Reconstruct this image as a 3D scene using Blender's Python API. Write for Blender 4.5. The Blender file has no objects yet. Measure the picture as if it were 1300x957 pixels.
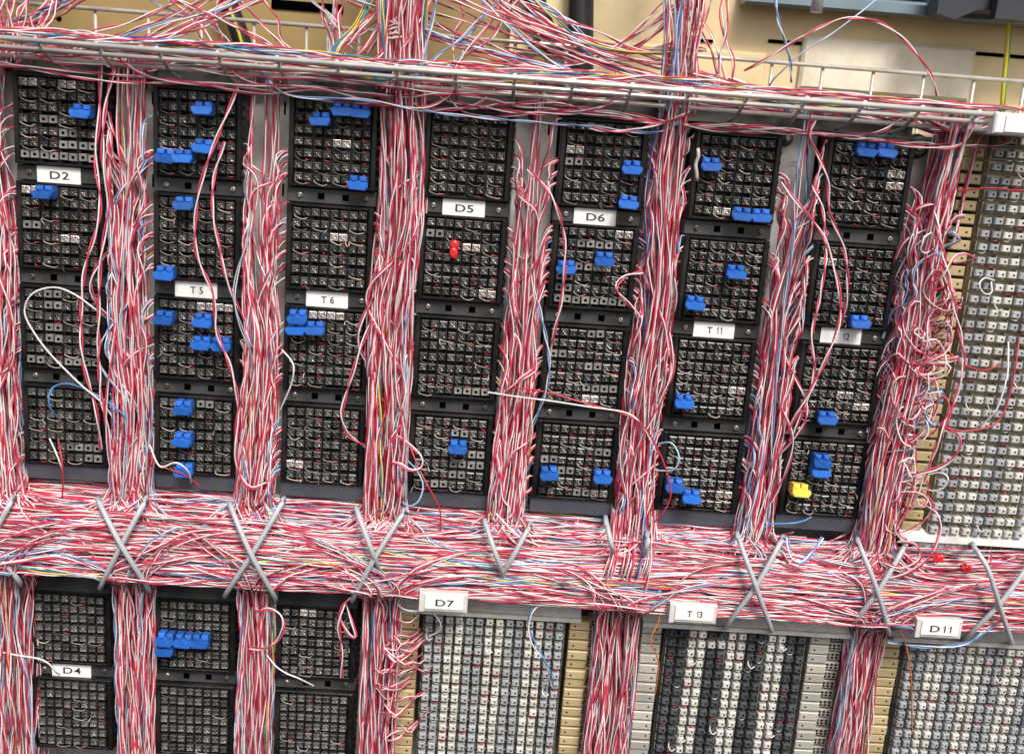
import bpy, math, random
import numpy as np
from mathutils import Matrix, Vector
random.seed(7); rng = np.random.default_rng(7)
scene = bpy.context.scene
C = scene.collection

# ------------------------------------------------------------------ camera
PITCH, ROLL, YAW = math.radians(12.337), math.radians(4.268), math.radians(1.935)
CAM = np.array([0.0, -0.62, 0.0])
fwd = np.array([math.sin(YAW)*math.cos(PITCH), math.cos(YAW)*math.cos(PITCH), -math.sin(PITCH)])
rt0 = np.array([math.cos(YAW), -math.sin(YAW), 0.0]); up0 = np.cross(rt0, fwd)
rgt = math.cos(ROLL)*rt0 + math.sin(ROLL)*up0
upv = -math.sin(ROLL)*rt0 + math.cos(ROLL)*up0
cd = bpy.data.cameras.new('camera'); cam = bpy.data.objects.new('camera', cd); C.objects.link(cam)
cam.matrix_world = Matrix(((rgt[0], upv[0], -fwd[0], CAM[0]), (rgt[1], upv[1], -fwd[1], CAM[1]),
                           (rgt[2], upv[2], -fwd[2], CAM[2]), (0, 0, 0, 1)))
cd.sensor_width = 36.0; cd.lens = 36.0*1264/1300; cd.clip_start = 0.01; cd.clip_end = 50
cd.dof.use_dof = True; cd.dof.focus_distance = 0.64; cd.dof.aperture_fstop = 9.0
scene.camera = cam

# ------------------------------------------------------------------ light: bright overcast daylight
SUN_EL, SUN_AZ = math.radians(49), math.radians(16)      # azimuth to the right of straight behind the camera
w = bpy.data.worlds.new('World'); scene.world = w; w.use_nodes = True
nt = w.node_tree; bg = nt.nodes['Background']
sky = nt.nodes.new('ShaderNodeTexSky'); sky.sky_type = 'NISHITA'; sky.sun_disc = False
sky.sun_elevation = SUN_EL; sky.sun_rotation = math.pi - SUN_AZ
sky.air_density = 1.0; sky.dust_density = 4.0; sky.ozone_density = 0.6
nt.links.new(sky.outputs[0], bg.inputs[0]); bg.inputs[1].default_value = 0.08
sl = bpy.data.lights.new('sun', 'SUN'); sl.energy = 1.5; sl.angle = math.radians(16); sl.color = (1, 0.96, 0.9)
so = bpy.data.objects.new('sun', sl); C.objects.link(so)
sd = Vector((math.sin(SUN_AZ)*math.cos(SUN_EL), -math.cos(SUN_AZ)*math.cos(SUN_EL), math.sin(SUN_EL)))
so.rotation_euler = sd.to_track_quat('Z', 'Y').to_euler()
scene.view_settings.view_transform = 'Standard'; scene.view_settings.look = 'None'
scene.view_settings.gamma = 1.0; scene.view_settings.exposure = 1.12
scene.view_settings.use_curve_mapping = False

def at(px, py, Y):
    """photograph pixel (1300 x 957) -> the point on the plane y = Y"""
    d = rgt*((px-650)/1264) - upv*((py-478.5)/1264) + fwd
    return CAM + d*((Y-CAM[1])/d[1])

# ------------------------------------------------------------------ materials
def mat(name, col, rough=0.5, metal=0.0, var=0.0, vscale=60, bump=0.0, bscale=400, dust=None, dustscale=40, dustamt=0.5, rnd=0.0, coat=0.0, spec=0.5, trans=0.0):
    m = bpy.data.materials.new(name); m.use_nodes = True
    n = m.node_tree.nodes; l = m.node_tree.links; b = n['Principled BSDF']
    b.inputs['Roughness'].default_value = rough; b.inputs['Metallic'].default_value = metal
    b.inputs['Coat Weight'].default_value = coat; b.inputs['Specular IOR Level'].default_value = spec
    b.inputs['Transmission Weight'].default_value = trans
    tc = n.new('ShaderNodeTexCoord')
    rgb = n.new('ShaderNodeRGB'); rgb.outputs[0].default_value = (*col, 1); cur = rgb.outputs[0]
    if var:
        no = n.new('ShaderNodeTexNoise'); no.inputs['Scale'].default_value = vscale; no.inputs['Detail'].default_value = 5
        l.new(tc.outputs['Object'], no.inputs['Vector'])
        mr = n.new('ShaderNodeMapRange'); mr.inputs[1].default_value = 0.3; mr.inputs[2].default_value = 0.7
        mr.inputs[3].default_value = 1-var; mr.inputs[4].default_value = 1+var
        l.new(no.outputs[0], mr.inputs[0])
        mx = n.new('ShaderNodeMix'); mx.data_type = 'RGBA'; mx.blend_type = 'MULTIPLY'; mx.inputs[0].default_value = 1
        l.new(cur, mx.inputs[6]); l.new(mr.outputs[0], mx.inputs[7]); cur = mx.outputs[2]
    if rnd:
        oi = n.new('ShaderNodeObjectInfo'); mr = n.new('ShaderNodeMapRange')
        mr.inputs[3].default_value = 1-rnd; mr.inputs[4].default_value = 1+rnd
        l.new(oi.outputs['Random'], mr.inputs[0])
        mx = n.new('ShaderNodeMix'); mx.data_type = 'RGBA'; mx.blend_type = 'MULTIPLY'; mx.inputs[0].default_value = 1
        l.new(cur, mx.inputs[6]); l.new(mr.outputs[0], mx.inputs[7]); cur = mx.outputs[2]
    if dust:
        no = n.new('ShaderNodeTexNoise'); no.inputs['Scale'].default_value = dustscale; no.inputs['Detail'].default_value = 8
        no.inputs['Roughness'].default_value = 0.7
        l.new(tc.outputs['Object'], no.inputs['Vector'])
        mr = n.new('ShaderNodeMapRange'); mr.inputs[1].default_value = 0.45; mr.inputs[2].default_value = 0.75
        mr.inputs[3].default_value = 0; mr.inputs[4].default_value = dustamt
        l.new(no.outputs[0], mr.inputs[0])
        mx = n.new('ShaderNodeMix'); mx.data_type = 'RGBA'; l.new(mr.outputs[0], mx.inputs[0])
        l.new(cur, mx.inputs[6]); mx.inputs[7].default_value = (*dust, 1); cur = mx.outputs[2]
    l.new(cur, b.inputs['Base Color'])
    if bump:
        no = n.new('ShaderNodeTexNoise'); no.inputs['Scale'].default_value = bscale; no.inputs['Detail'].default_value = 3
        l.new(tc.outputs['Object'], no.inputs['Vector'])
        bp = n.new('ShaderNodeBump'); bp.inputs['Strength'].default_value = bump; bp.inputs['Distance'].default_value = 0.001
        l.new(no.outputs[0], bp.inputs['Height']); l.new(bp.outputs[0], b.inputs['Normal'])
    return m

M = {}
M['black'] = mat('black_plastic', (0.008, 0.008, 0.009), 0.36, var=0.25, bump=0.15, bscale=900, dust=(0.16, 0.14, 0.12), dustscale=55, dustamt=0.14, spec=0.28)
M['black_strip'] = mat('black_strip_plastic', (0.042, 0.044, 0.046), 0.30, var=0.5, spec=0.4, bump=0.12, bscale=700, dust=(0.13, 0.12, 0.11), dustscale=45, dustamt=0.28)
M['dustycap'] = mat('dusty_black_cap', (0.03, 0.03, 0.03), 0.6, var=0.3, dust=(0.26, 0.235, 0.20), dustscale=70, dustamt=0.75)
M['hole'] = mat('dark_hole', (0.001, 0.001, 0.001), 1.0, spec=0.0)
M['smoky'] = mat('smoky_terminal', (0.21, 0.205, 0.195), 0.13, metal=0.5, var=0.75, vscale=520, bump=1.0, bscale=900, rnd=0.55)  # strong colour noise paints small glints into the base colour
M['smoky_wall'] = mat('smoky_terminal_shell', (0.042, 0.042, 0.041), 0.30, var=0.5, vscale=400, rnd=0.5)
M['bright'] = mat('bare_metal_terminal', (0.62, 0.58, 0.55), 0.25, metal=0.55, var=0.4, vscale=500, bump=0.8, bscale=800, rnd=0.2)
M['openface'] = mat('grey_open_terminal', (0.20, 0.195, 0.185), 0.4, var=0.25, vscale=300, rnd=0.25)
M['blue'] = mat('blue_clip_plastic', (0.018, 0.118, 0.46), 0.34, var=0.2, rnd=0.3, bump=0.05, bscale=600, dust=(0.12, 0.2, 0.42), dustscale=120, dustamt=0.25)
M['yellow'] = mat('yellow_clip_plastic', (0.80, 0.62, 0.10), 0.35, var=0.08)
M['label'] = mat('label_paper', (0.80, 0.80, 0.80), 0.55, var=0.04, vscale=90, dust=(0.5, 0.46, 0.38), dustscale=110, dustamt=0.45)
M['ink'] = mat('label_ink', (0.012, 0.012, 0.012), 0.6)
M['steel'] = mat('screw_steel', (0.45, 0.42, 0.38), 0.35, metal=0.8, var=0.3, vscale=300)
M['darksteel'] = mat('dark_bolt_steel', (0.10, 0.09, 0.08), 0.5, metal=0.5, var=0.4, vscale=200)
M['panel'] = mat('grey_mounting_metal', (0.36, 0.36, 0.36), 0.45, metal=0.25, var=0.15, vscale=25, bump=0.1, bscale=300, dust=(0.14, 0.12, 0.10), dustscale=28, dustamt=0.6)
M['rail'] = mat('light_rail_metal', (0.60, 0.60, 0.585), 0.42, metal=0.2, var=0.15, vscale=25, bump=0.1, bscale=300, dust=(0.2, 0.18, 0.15), dustscale=40, dustamt=0.6)
M['darkbar'] = mat('dark_frame_steel', (0.05, 0.052, 0.055), 0.45, metal=0.2, var=0.3, vscale=40, dust=(0.2, 0.18, 0.15), dustscale=30, dustamt=0.35)
M['endplate'] = mat('slate_end_plate', (0.075, 0.092, 0.115), 0.35, var=0.25, vscale=40, dust=(0.15, 0.14, 0.12), dustscale=40, dustamt=0.25)
M['galv'] = mat('galvanised_rod', (0.66, 0.64, 0.58), 0.30, metal=0.45, var=0.22, vscale=45, bump=0.08, bscale=300, dust=(0.3, 0.26, 0.2), dustscale=60, dustamt=0.35)
M['ochre'] = mat('ochre_wall_baked_shade', (0.31, 0.215, 0.08), 0.6, var=0.16, vscale=9, bump=0.08, bscale=120, dust=(0.25, 0.18, 0.08), dustscale=16, dustamt=0.5)  # darker than the cream: shade on the left wall is put into this colour
M['cream'] = mat('cream_wall_paint', (0.74, 0.61, 0.35), 0.5, var=0.09, vscale=8, bump=0.08, bscale=120, dust=(0.46, 0.37, 0.2), dustscale=26, dustamt=0.5)
M['creamlight'] = mat('pale_cream_plate', (0.74, 0.69, 0.56), 0.5, var=0.07, vscale=10, bump=0.08, bscale=120, dust=(0.42, 0.35, 0.22), dustscale=45, dustamt=0.6)
M['strut'] = mat('blue_grey_strut', (0.17, 0.24, 0.29), 0.35, metal=0.45, var=0.2, vscale=30, dust=(0.15, 0.17, 0.18), dustscale=30, dustamt=0.5)
M['latch'] = mat('black_latch', (0.02, 0.024, 0.032), 0.4, var=0.2)
M['sleeve'] = mat('grey_sleeve', (0.42, 0.45, 0.48), 0.42, var=0.12, vscale=80, bump=0.05, bscale=300, dust=(0.22, 0.21, 0.19), dustscale=70, dustamt=0.45)
M['cable'] = mat('black_cable_jacket', (0.012, 0.012, 0.013), 0.38, var=0.2)
M['bracket'] = mat('grey_bracket', (0.11, 0.115, 0.12), 0.5, metal=0.2, var=0.2, vscale=30, dust=(0.2, 0.18, 0.15), dustscale=30, dustamt=0.3)
M['earth'] = mat('yellow_green_insulation', (0.55, 0.46, 0.04), 0.4)
M['earthg'] = mat('green_stripe', (0.10, 0.24, 0.04), 0.4)
M['beige'] = mat('beige_connector', (0.44, 0.35, 0.19), 0.42, var=0.12, vscale=60, rnd=0.15, dust=(0.35, 0.27, 0.14), dustscale=90, dustamt=0.4)
M['palec'] = mat('pale_grey_connector', (0.40, 0.385, 0.34), 0.4, var=0.15, vscale=80, rnd=0.2, dust=(0.25, 0.22, 0.17), dustscale=90, dustamt=0.5)
M['paneltrim'] = mat('olive_strip_body', (0.26, 0.23, 0.155), 0.35, var=0.35, vscale=60, dust=(0.42, 0.36, 0.25), dustscale=50, dustamt=0.5)
M['paneldark'] = mat('dark_olive_strip_body', (0.075, 0.068, 0.052), 0.35, var=0.4, vscale=60, dust=(0.36, 0.31, 0.22), dustscale=60, dustamt=0.45)
M['panelgrey'] = mat('grey_strip_body', (0.09, 0.09, 0.088), 0.35, var=0.3, vscale=60, dust=(0.35, 0.33, 0.29), dustscale=50, dustamt=0.45)
M['whiterail'] = mat('white_rail', (0.62, 0.61, 0.58), 0.4, var=0.12, vscale=25, dust=(0.22, 0.2, 0.17), dustscale=35, dustamt=0.8)
M['twhite'] = mat('white_terminal', (0.55, 0.54, 0.50), 0.34, var=0.14, vscale=200, rnd=0.2, dust=(0.3, 0.27, 0.2), dustscale=160, dustamt=0.35)
M['tgrey'] = mat('pale_grey_terminal', (0.33, 0.345, 0.36), 0.32, var=0.12, vscale=200, rnd=0.2)
M['tdark'] = mat('charcoal_terminal', (0.060, 0.066, 0.072), 0.35, var=0.25, vscale=200, rnd=0.3)
M['red'] = mat('red_gel_cap', (0.60, 0.02, 0.03), 0.18, var=0.15, coat=0.5)
M['tag'] = mat('whitish_tape', (0.50, 0.44, 0.42), 0.5, var=0.25, vscale=300)

def wire_material():
    m = bpy.data.materials.new('wire_insulation'); m.use_nodes = True
    n = m.node_tree.nodes; l = m.node_tree.links; b = n['Principled BSDF']
    at_ = n.new('ShaderNodeAttribute'); at_.attribute_name = 'Col'
    tc = n.new('ShaderNodeTexCoord'); no = n.new('ShaderNodeTexNoise'); no.inputs['Scale'].default_value = 60
    no.inputs['Detail'].default_value = 6
    l.new(tc.outputs['Object'], no.inputs['Vector'])
    mr = n.new('ShaderNodeMapRange'); mr.inputs[1].default_value = 0.3; mr.inputs[2].default_value = 0.75
    mr.inputs[3].default_value = 1.06; mr.inputs[4].default_value = 0.72
    l.new(no.outputs[0], mr.inputs[0])
    mx = n.new('ShaderNodeMix'); mx.data_type = 'RGBA'; mx.blend_type = 'MULTIPLY'; mx.inputs[0].default_value = 1
    l.new(at_.outputs['Color'], mx.inputs[6]); l.new(mr.outputs[0], mx.inputs[7])
    l.new(mx.outputs[2], b.inputs['Base Color']); b.inputs['Roughness'].default_value = 0.36
    return m
M['wire'] = wire_material()

# ------------------------------------------------------------------ mesh helpers
class MB:
    def __init__(s): s.v = []; s.f = []; s.mi = []; s.smooth = []
    def box(s, x0, x1, y0, y1, z0, z1, mi=0, taper=0.0):
        """taper shrinks the front (-y) face"""
        t = taper; b = len(s.v)
        s.v += [(x0+t, y0, z0+t), (x1-t, y0, z0+t), (x1-t, y0, z1-t), (x0+t, y0, z1-t), (x0, y1, z0), (x1, y1, z0), (x1, y1, z1), (x0, y1, z1)]
        for f in ((0, 1, 2, 3), (5, 4, 7, 6), (4, 0, 3, 7), (1, 5, 6, 2), (3, 2, 6, 7), (4, 5, 1, 0)):
            s.f.append(tuple(b+i for i in f)); s.mi.append(mi); s.smooth.append(False)
        return s
    def bbox(s, x0, x1, y0, y1, z0, z1, c, mi=0):
        """box whose front edges are chamfered by c"""
        b = len(s.v)
        s.v += [(x0+c, y0, z0+c), (x1-c, y0, z0+c), (x1-c, y0, z1-c), (x0+c, y0, z1-c),
                (x0, y0+c, z0), (x1, y0+c, z0), (x1, y0+c, z1), (x0, y0+c, z1), (x0, y1, z0), (x1, y1, z0), (x1, y1, z1), (x0, y1, z1)]
        fs = [(0, 1, 2, 3)]
        for a in (0, 4):
            for i in range(4):
                j = (i+1) % 4; fs.append((a+4+i, a+4+j, a+j, a+i))
        fs.append((9, 8, 11, 10))
        for f in fs: s.f.append(tuple(b+i for i in f)); s.mi.append(mi); s.smooth.append(False)
        return s
    def prism(s, pts, y0, y1, mi=0):
        """outline (x, z), counter-clockwise seen from -y, extruded from y0 (front) to y1"""
        b = len(s.v); n = len(pts)
        s.v += [(x, y0, z) for x, z in pts] + [(x, y1, z) for x, z in pts]
        s.f.append(tuple(b+i for i in range(n))); s.f.append(tuple(b+n+i for i in reversed(range(n))))
        for i in range(n):
            j = (i+1) % n; s.f.append((b+n+i, b+n+j, b+j, b+i))
        s.mi += [mi]*(n+2); s.smooth += [False]*(n+2); return s
    def prism_x(s, pts, x0, x1, mi=0):
        """outline (y, z) extruded along x"""
        b = len(s.v); n = len(pts)
        s.v += [(x0, y, z) for y, z in pts] + [(x1, y, z) for y, z in pts]
        s.f.append(tuple(b+i for i in reversed(range(n)))); s.f.append(tuple(b+n+i for i in range(n)))
        for i in range(n):
            j = (i+1) % n; s.f.append((b+i, b+j, b+n+j, b+n+i))
        s.mi += [mi]*(n+2); s.smooth += [False]*(n+2); return s
    def disc(s, x, z, r, y0, y1, n=16, mi=0, cham=0.0):
        b = len(s.v); rings = [(r-cham, y0), (r, y0+cham), (r, y1)] if cham else [(r, y0), (r, y1)]
        for rr, yy in rings:
            s.v += [(x+rr*math.cos(2*math.pi*i/n), yy, z+rr*math.sin(2*math.pi*i/n)) for i in range(n)]
        s.f.append(tuple(b+i for i in range(n))); s.mi.append(mi); s.smooth.append(False)
        for k in range(len(rings)-1):
            for i in range(n):
                j = (i+1) % n; s.f.append((b+(k+1)*n+i, b+(k+1)*n+j, b+k*n+j, b+k*n+i)); s.mi.append(mi); s.smooth.append(True)
        return s
    def annulus(s, x, z, r0, r1, y0, y1, n=20, mi=0):
        b = len(s.v)
        for rr, yy in ((r0, y1), (r0, y0), (r1, y0), (r1, y1)):
            s.v += [(x+rr*math.cos(2*math.pi*i/n), yy, z+rr*math.sin(2*math.pi*i/n)) for i in range(n)]
        for k in range(3):
            for i in range(n):
                j = (i+1) % n; s.f.append((b+(k+1)*n+i, b+(k+1)*n+j, b+k*n+j, b+k*n+i)); s.mi.append(mi); s.smooth.append(False)
        return s
    def tube(s, pts, r, n=8, mi=0):
        pts = [np.array(p, float) for p in pts]; b = len(s.v); m = len(pts)
        for k, p in enumerate(pts):
            t = pts[min(k+1, m-1)]-pts[max(k-1, 0)]; t /= np.linalg.norm(t)
            ref = np.array([0, 1.0, 0]) if abs(t[1]) < 0.9 else np.array([1.0, 0, 0])
            a = np.cross(t, ref); a /= np.linalg.norm(a); c = np.cross(t, a)
            for i in range(n):
                q = 2*math.pi*i/n; s.v.append(tuple(p+r*(math.cos(q)*a+math.sin(q)*c)))
        for k in range(m-1):
            for i in range(n):
                j = (i+1) % n; s.f.append((b+k*n+i, b+(k+1)*n+i, b+(k+1)*n+j, b+k*n+j)); s.mi.append(mi); s.smooth.append(True)
        s.f.append(tuple(b+i for i in range(n))); s.f.append(tuple(b+(m-1)*n+i for i in reversed(range(n))))
        s.mi += [mi]*2; s.smooth += [False]*2; return s
    def mesh(s, name, mats):
        me = bpy.data.meshes.new(name); me.from_pydata(s.v, [], s.f)
        for m in (mats if isinstance(mats, (list, tuple)) else [mats]): me.materials.append(M[m])
        me.polygons.foreach_set('material_index', s.mi); me.polygons.foreach_set('use_smooth', s.smooth); me.update()
        return me
    def build(s, name, mats, parent=None, loc=None):
        return obj(name, s.mesh(name, mats), parent, loc)

def obj(name, me, parent=None, loc=None):
    o = bpy.data.objects.new(name, me); C.objects.link(o)
    if parent is not None: o.parent = parent
    if loc is not None: o.location = loc
    return o
def tag(o, label, cat=None, group=None, kind=None):
    if label: o['label'] = label
    if cat: o['category'] = cat
    if group: o['group'] = group
    if kind: o['kind'] = kind
    return o
def thing(name, label, cat, loc=(0, 0, 0), group=None):
    return tag(obj(name, None, None, loc), label, cat, group)

def glyph(ch, size):
    """one character as (vertices, faces, width) in the x-y plane, base line at 0"""
    if ch == '1':
        k = size*.72; st = [(.30, 0), (.42, 0), (.42, 1), (.34, 1), (.27, .86), (.12, .76), (.12, .66), (.30, .76)]
        return [(x*k, y*k, 0) for x, y in st], [tuple(range(8))], .56*k
    cu = bpy.data.curves.new('txt', 'FONT'); cu.body = ch; cu.size = size; cu.offset = size*.012; cu.resolution_u = 4
    o = bpy.data.objects.new('txt', cu); C.objects.link(o)
    dg = bpy.context.evaluated_depsgraph_get(); me = bpy.data.meshes.new_from_object(o.evaluated_get(dg))
    v = [tuple(p.co) for p in me.vertices]; f = [tuple(p.vertices) for p in me.polygons]
    bpy.data.objects.remove(o); bpy.data.curves.remove(cu); bpy.data.meshes.remove(me)
    x0 = min(p[0] for p in v); w = max(p[0] for p in v)-x0
    return [(p[0]-x0, p[1], 0) for p in v], f, w+size*.10
def lettering(text, size, sx, parent, loc):
    V, F, x = [], [], 0.0
    for ch in text:
        if ch == ' ': x += size*.28; continue
        v, f, w = glyph(ch, size); b = len(V)
        V += [(p[0]+x, p[1], 0) for p in v]; F += [tuple(b+i for i in q) for q in f]; x += w
    h = size*.36; x -= size*.1
    me = bpy.data.meshes.new('lettering'); me.from_pydata([((p[0]-x/2)*sx, 0, p[1]-h) for p in V], [], F)
    me.materials.append(M['ink']); me.update()
    return obj('lettering', me, parent, loc)

# ------------------------------------------------------------------ wires
R_, W_ = (0.66, 0.052, 0.105), (0.80, 0.70, 0.71)
PAIRS = [((R_, W_), .81), (((.17, .32, .60), (.66, .66, .72)), .075), (((.42, .46, .58), (.62, .62, .68)), .02),
         (((.33, .02, .03), (.60, .50, .48)), .045), (((.72, .22, .04), W_), .012), (((.02, .22, .33), (.74, .58, .08)), .012), (((.05, .13, .36), (.40, .46, .60)), .018)]
PW = np.array([p[1] for p in PAIRS]); PW /= PW.sum()
def pick_pair(): return PAIRS[rng.choice(len(PAIRS), p=PW)][0]

def smooth_path(cp, step=0.003):
    cp = np.asarray(cp, float)
    P = np.vstack([2*cp[0]-cp[1], cp, 2*cp[-1]-cp[-2]])
    t = np.linspace(0, 1, 10, endpoint=False)[:, None]; out = []
    p0, p1, p2, p3 = P[:-3, None], P[1:-2, None], P[2:-1, None], P[3:, None]
    t = t[None]
    q = 0.5*(2*p1+(p2-p0)*t+(2*p0-5*p1+4*p2-p3)*t*t+(3*p1-p0-3*p2+p3)*t**3)
    q = np.vstack([q.reshape(-1, 3), cp[-1:]])
    d = np.concatenate([[0], np.cumsum(np.linalg.norm(np.diff(q, axis=0), axis=1))])
    n = max(4, int(d[-1]/step)); s = np.linspace(0, d[-1], n)
    return np.stack([np.interp(s, d, q[:, i]) for i in range(3)], 1), s

class Wires:
    def __init__(s): s.V = []; s.F = []; s.K = []; s.n = 0
    def strand(s, c, n1, n2, r, col, sides):
        m = len(c); a = np.arange(sides)*2*math.pi/sides
        ring = c[:, None]+r*(np.cos(a)[None, :, None]*n1[:, None]+np.sin(a)[None, :, None]*n2[:, None])
        s.V.append(ring.reshape(-1, 3))
        k = np.arange(m-1)[:, None]*sides; i = np.arange(sides)[None]; j = (i+1) % sides
        f = np.stack([k+i, k+j, k+sides+j, k+sides+i], -1).reshape(-1, 4)+s.n
        s.F.append(f); s.K.append(np.tile(np.array([*col, 1.0]), (m*sides, 1))); s.n += m*sides
    def frame(s, q):
        t = np.gradient(q, axis=0); t /= np.linalg.norm(t, axis=1)[:, None]+1e-12
        ref = np.array([0.11, 0.97, 0.17]); n1 = ref-t*(t@ref)[:, None]; n1 /= np.linalg.norm(n1, axis=1)[:, None]+1e-9
        return n1, np.cross(t, n1)
    def pair(s, cp, cols=None, r=0.00045, pitch=None, sides=4, step=0.0042, gap=None):
        q, d = smooth_path(cp, step); n1, n2 = s.frame(q)
        cols = cols or pick_pair(); pitch = pitch or rng.uniform(.030, .066); gap = gap or rng.uniform(1.0, 1.7); br = rng.uniform(.86, 1.08)
        ph = rng.uniform(0, 6.28)+2*math.pi*d/pitch*rng.choice([-1, 1])+1.1*np.sin(d/.04+rng.uniform(0, 6))
        off = (np.cos(ph)[:, None]*n1+np.sin(ph)[:, None]*n2)*r*gap
        for sg, c in ((1, cols[0]), (-1, cols[1])):
            s.strand(q+sg*off, n1, n2, r, np.clip(np.array(c)*br, 0, .88), sides)
    def single(s, cp, col, r=0.00066, sides=6, step=0.0025):
        q, d = smooth_path(cp, step); n1, n2 = s.frame(q); s.strand(q, n1, n2, r, col, sides)
    def build(s, name, parent=None):
        V = np.vstack(s.V); F = np.vstack(s.F); K = np.vstack(s.K)
        me = bpy.data.meshes.new(name); me.vertices.add(len(V)); me.vertices.foreach_set('co', V.astype(np.float32).ravel())
        me.loops.add(F.size); me.loops.foreach_set('vertex_index', F.astype(np.int32).ravel())
        me.polygons.add(len(F)); me.polygons.foreach_set('loop_start', np.arange(0, F.size, 4, dtype=np.int32))
        me.polygons.foreach_set('use_smooth', np.ones(len(F), dtype=bool))
        ca = me.color_attributes.new('Col', 'FLOAT_COLOR', 'POINT'); ca.data.foreach_set('color', K.astype(np.float32).ravel())
        me.materials.append(M['wire']); me.update(calc_edges=True); me.validate()
        return obj(name, me, parent)

# ------------------------------------------------------------------ layout (metres), all from the mounting grid
GX = [-.2823, -.1994, -.1182, -.0360, .0461, .1282, .2100]      # first terminal of each block column
GZ = [.0234, .0223, .0219, .0214, .0218, .0196, .0214]          # top terminal row of each block column
PZ = .0633                                                       # block pitch down a column
CW, CH = .04037/7, .04222/6                                      # terminal spacing
LZ = -.3072                                                      # top terminal row of the lower blocks
COLS = ['D2', 'T5', 'T6', 'D5', 'D6', 'T11', 'T12']
YB = .040                                                        # front of the mounting panel
BX0, BX1 = -.0062, .04037+.0066                                  # block sides relative to the first terminal
BTOP, BBOT = .0052, -.04222-.0058
Z_TOP = at(650, 120, .02)[2]

# ------------------------------------------------------------------ the setting: cabinet back
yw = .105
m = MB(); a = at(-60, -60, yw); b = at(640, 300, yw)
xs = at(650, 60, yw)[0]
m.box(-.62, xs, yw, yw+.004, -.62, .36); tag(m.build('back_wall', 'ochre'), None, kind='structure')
m = MB(); m.box(xs-.002, .62, yw-.012, yw-.008, -.62, .36); tag(m.build('back_wall', 'cream'), None, kind='structure')
yr = yw-.012
def slot(px0, px1, py, h, y, nm):
    p0 = at(px0, py, y); p1 = at(px1, py, y); zc = (p0[2]+p1[2])/2
    m = MB(); m.box(p0[0], p1[0], y-.0012, y+.001, zc-h/2, zc+h/2, 0)
    return tag(m.build('wall_slot', 'hole'), None, kind='structure')
slot(975, 1017, 54, .0022, yr, 1); slot(1229, 1340, 72, .0022, yr, 2); slot(345, 436, 9, .006, yw, 3); slot(880, 905, 52, .002, yr, 4)
p0 = at(1020, 40, yr); p1 = at(1226, 130, yr)
m = MB(); m.bbox(p0[0], p1[0], yr-.005, yr+.001, p1[2], p0[2]-.003, .002); 
tag(m.build('raised_plate', 'creamlight'), 'pale cream raised rectangular plate on the cabinet back wall', 'plate')
p0 = at(655, 35, yr); p1 = at(965, 140, yr)
m = MB(); m.bbox(p0[0], p1[0], yr-.003, yr+.001, p1[2], p0[2]-.004, .002)
tag(m.build('raised_plate', 'cream'), 'yellowish raised plate on the back wall behind the fanning wires', 'plate')
m = MB(); p = at(75, 24, yw); m.disc(p[0], p[2], .0018, yw-.0006, yw+.002, 10); tag(m.build('wall_hole', 'hole'), None, kind='structure')

# mounting panel behind the blocks with its pressed rings and bolts
ztop = at(650, 122, YB)[2]
m = MB(); m.box(-.345, .262, YB, YB+.003, -.6, ztop)
mp = tag(m.build('mounting_panel', 'panel'), None, kind='structure')
m = MB(); m.box(.2621, .52, YB, YB+.003, -.6, .02); tag(m.build('mounting_panel', 'panel'), None, kind='structure')
YR = .021
for i, gx in enumerate(GX+[GX[6]+.0821]):
    xa = gx+BX0-.0281; xb = gx+BX0-.0014
    if i == 7: xb += .010
    wh = ['left of the D2 column', 'between the D2 and T5 columns', 'between the T5 and T6 columns', 'between the T6 and D5 columns', 'between the D5 and D6 columns', 'between the D6 and T11 columns', 'between the T11 and T12 columns', 'right of the T12 column'][i]
    t = thing('mounting_rail', 'light grey metal mounting rail behind the wires '+wh, 'rail', (xa, YR, -.22), 'grey mounting rails')
    w_ = xb-xa; hz = zr_top = at(650, 134, YR)[2]+.22
    MB().prism_x([(0, -.38), (YB-YR, -.38), (YB-YR, hz), (0, hz)], 0, w_).build('rail_face', 'rail', t)
    MB().box(.0008, .0018, -.002, 0, -.379, hz-.001).build('rail_lip', 'rail', t)
    for zz in (.004, -.06, -.125):
        for rr in (.0075, .0055): MB().annulus(0, 0, rr-.0006, rr, -.0006, .001, 22).build('pressed_ring', 'rail', t, (w_/2, 0, zz+.22))
    for zz in (.020, -.03):
        MB().box(-.0006, .0006, -.0003, .001, -.004, .004).build('slit', 'hole', t, (w_*.8, 0, zz+.22))
for px, py, r, wh in ((168, 107, .006, 'between the tops of the D2 and T5 columns'), (1165, 186, .0062, 'right of the top of the T12 column'), (680, 149, .0036, 'left of the top D6 block'), (998, 176, .004, 'between the tops of T11 and T12'), (530, 142, .006, 'left of the top of the D5 column'), (866, 164, .005, 'left of the top T11 block')):
    p = at(px, py, YR-.004)
    t = thing('mounting_bolt', 'dark round bolt head '+wh, 'bolt', (p[0], YR, p[2]), 'panel bolts')
    MB().disc(0, 0, r*1.25, -.002, 0, 20, cham=.0004).build('washer', 'darksteel', t)
    MB().disc(0, 0, r, -.007, -.002, 14, cham=.0012).build('bolt_head', 'darksteel', t)
    MB().disc(0, 0, r*.45, -.0085, -.007, 10, cham=.0004).build('stud', 'steel', t)

# dark cross bar under the tray
zb = at(650, 137, .02)[2]; zt = at(650, 108, .02)[2]
m = MB(); m.prism_x([(.012, zb), (.020, zb), (.038, zb+.004), (.038, zt), (.016, zt), (.012, zt-.003)], -.35, .258)
tag(m.build('cross_bar', 'darkbar'), 'dark dusty steel bar running across above the black terminal blocks', 'bar')

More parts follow.
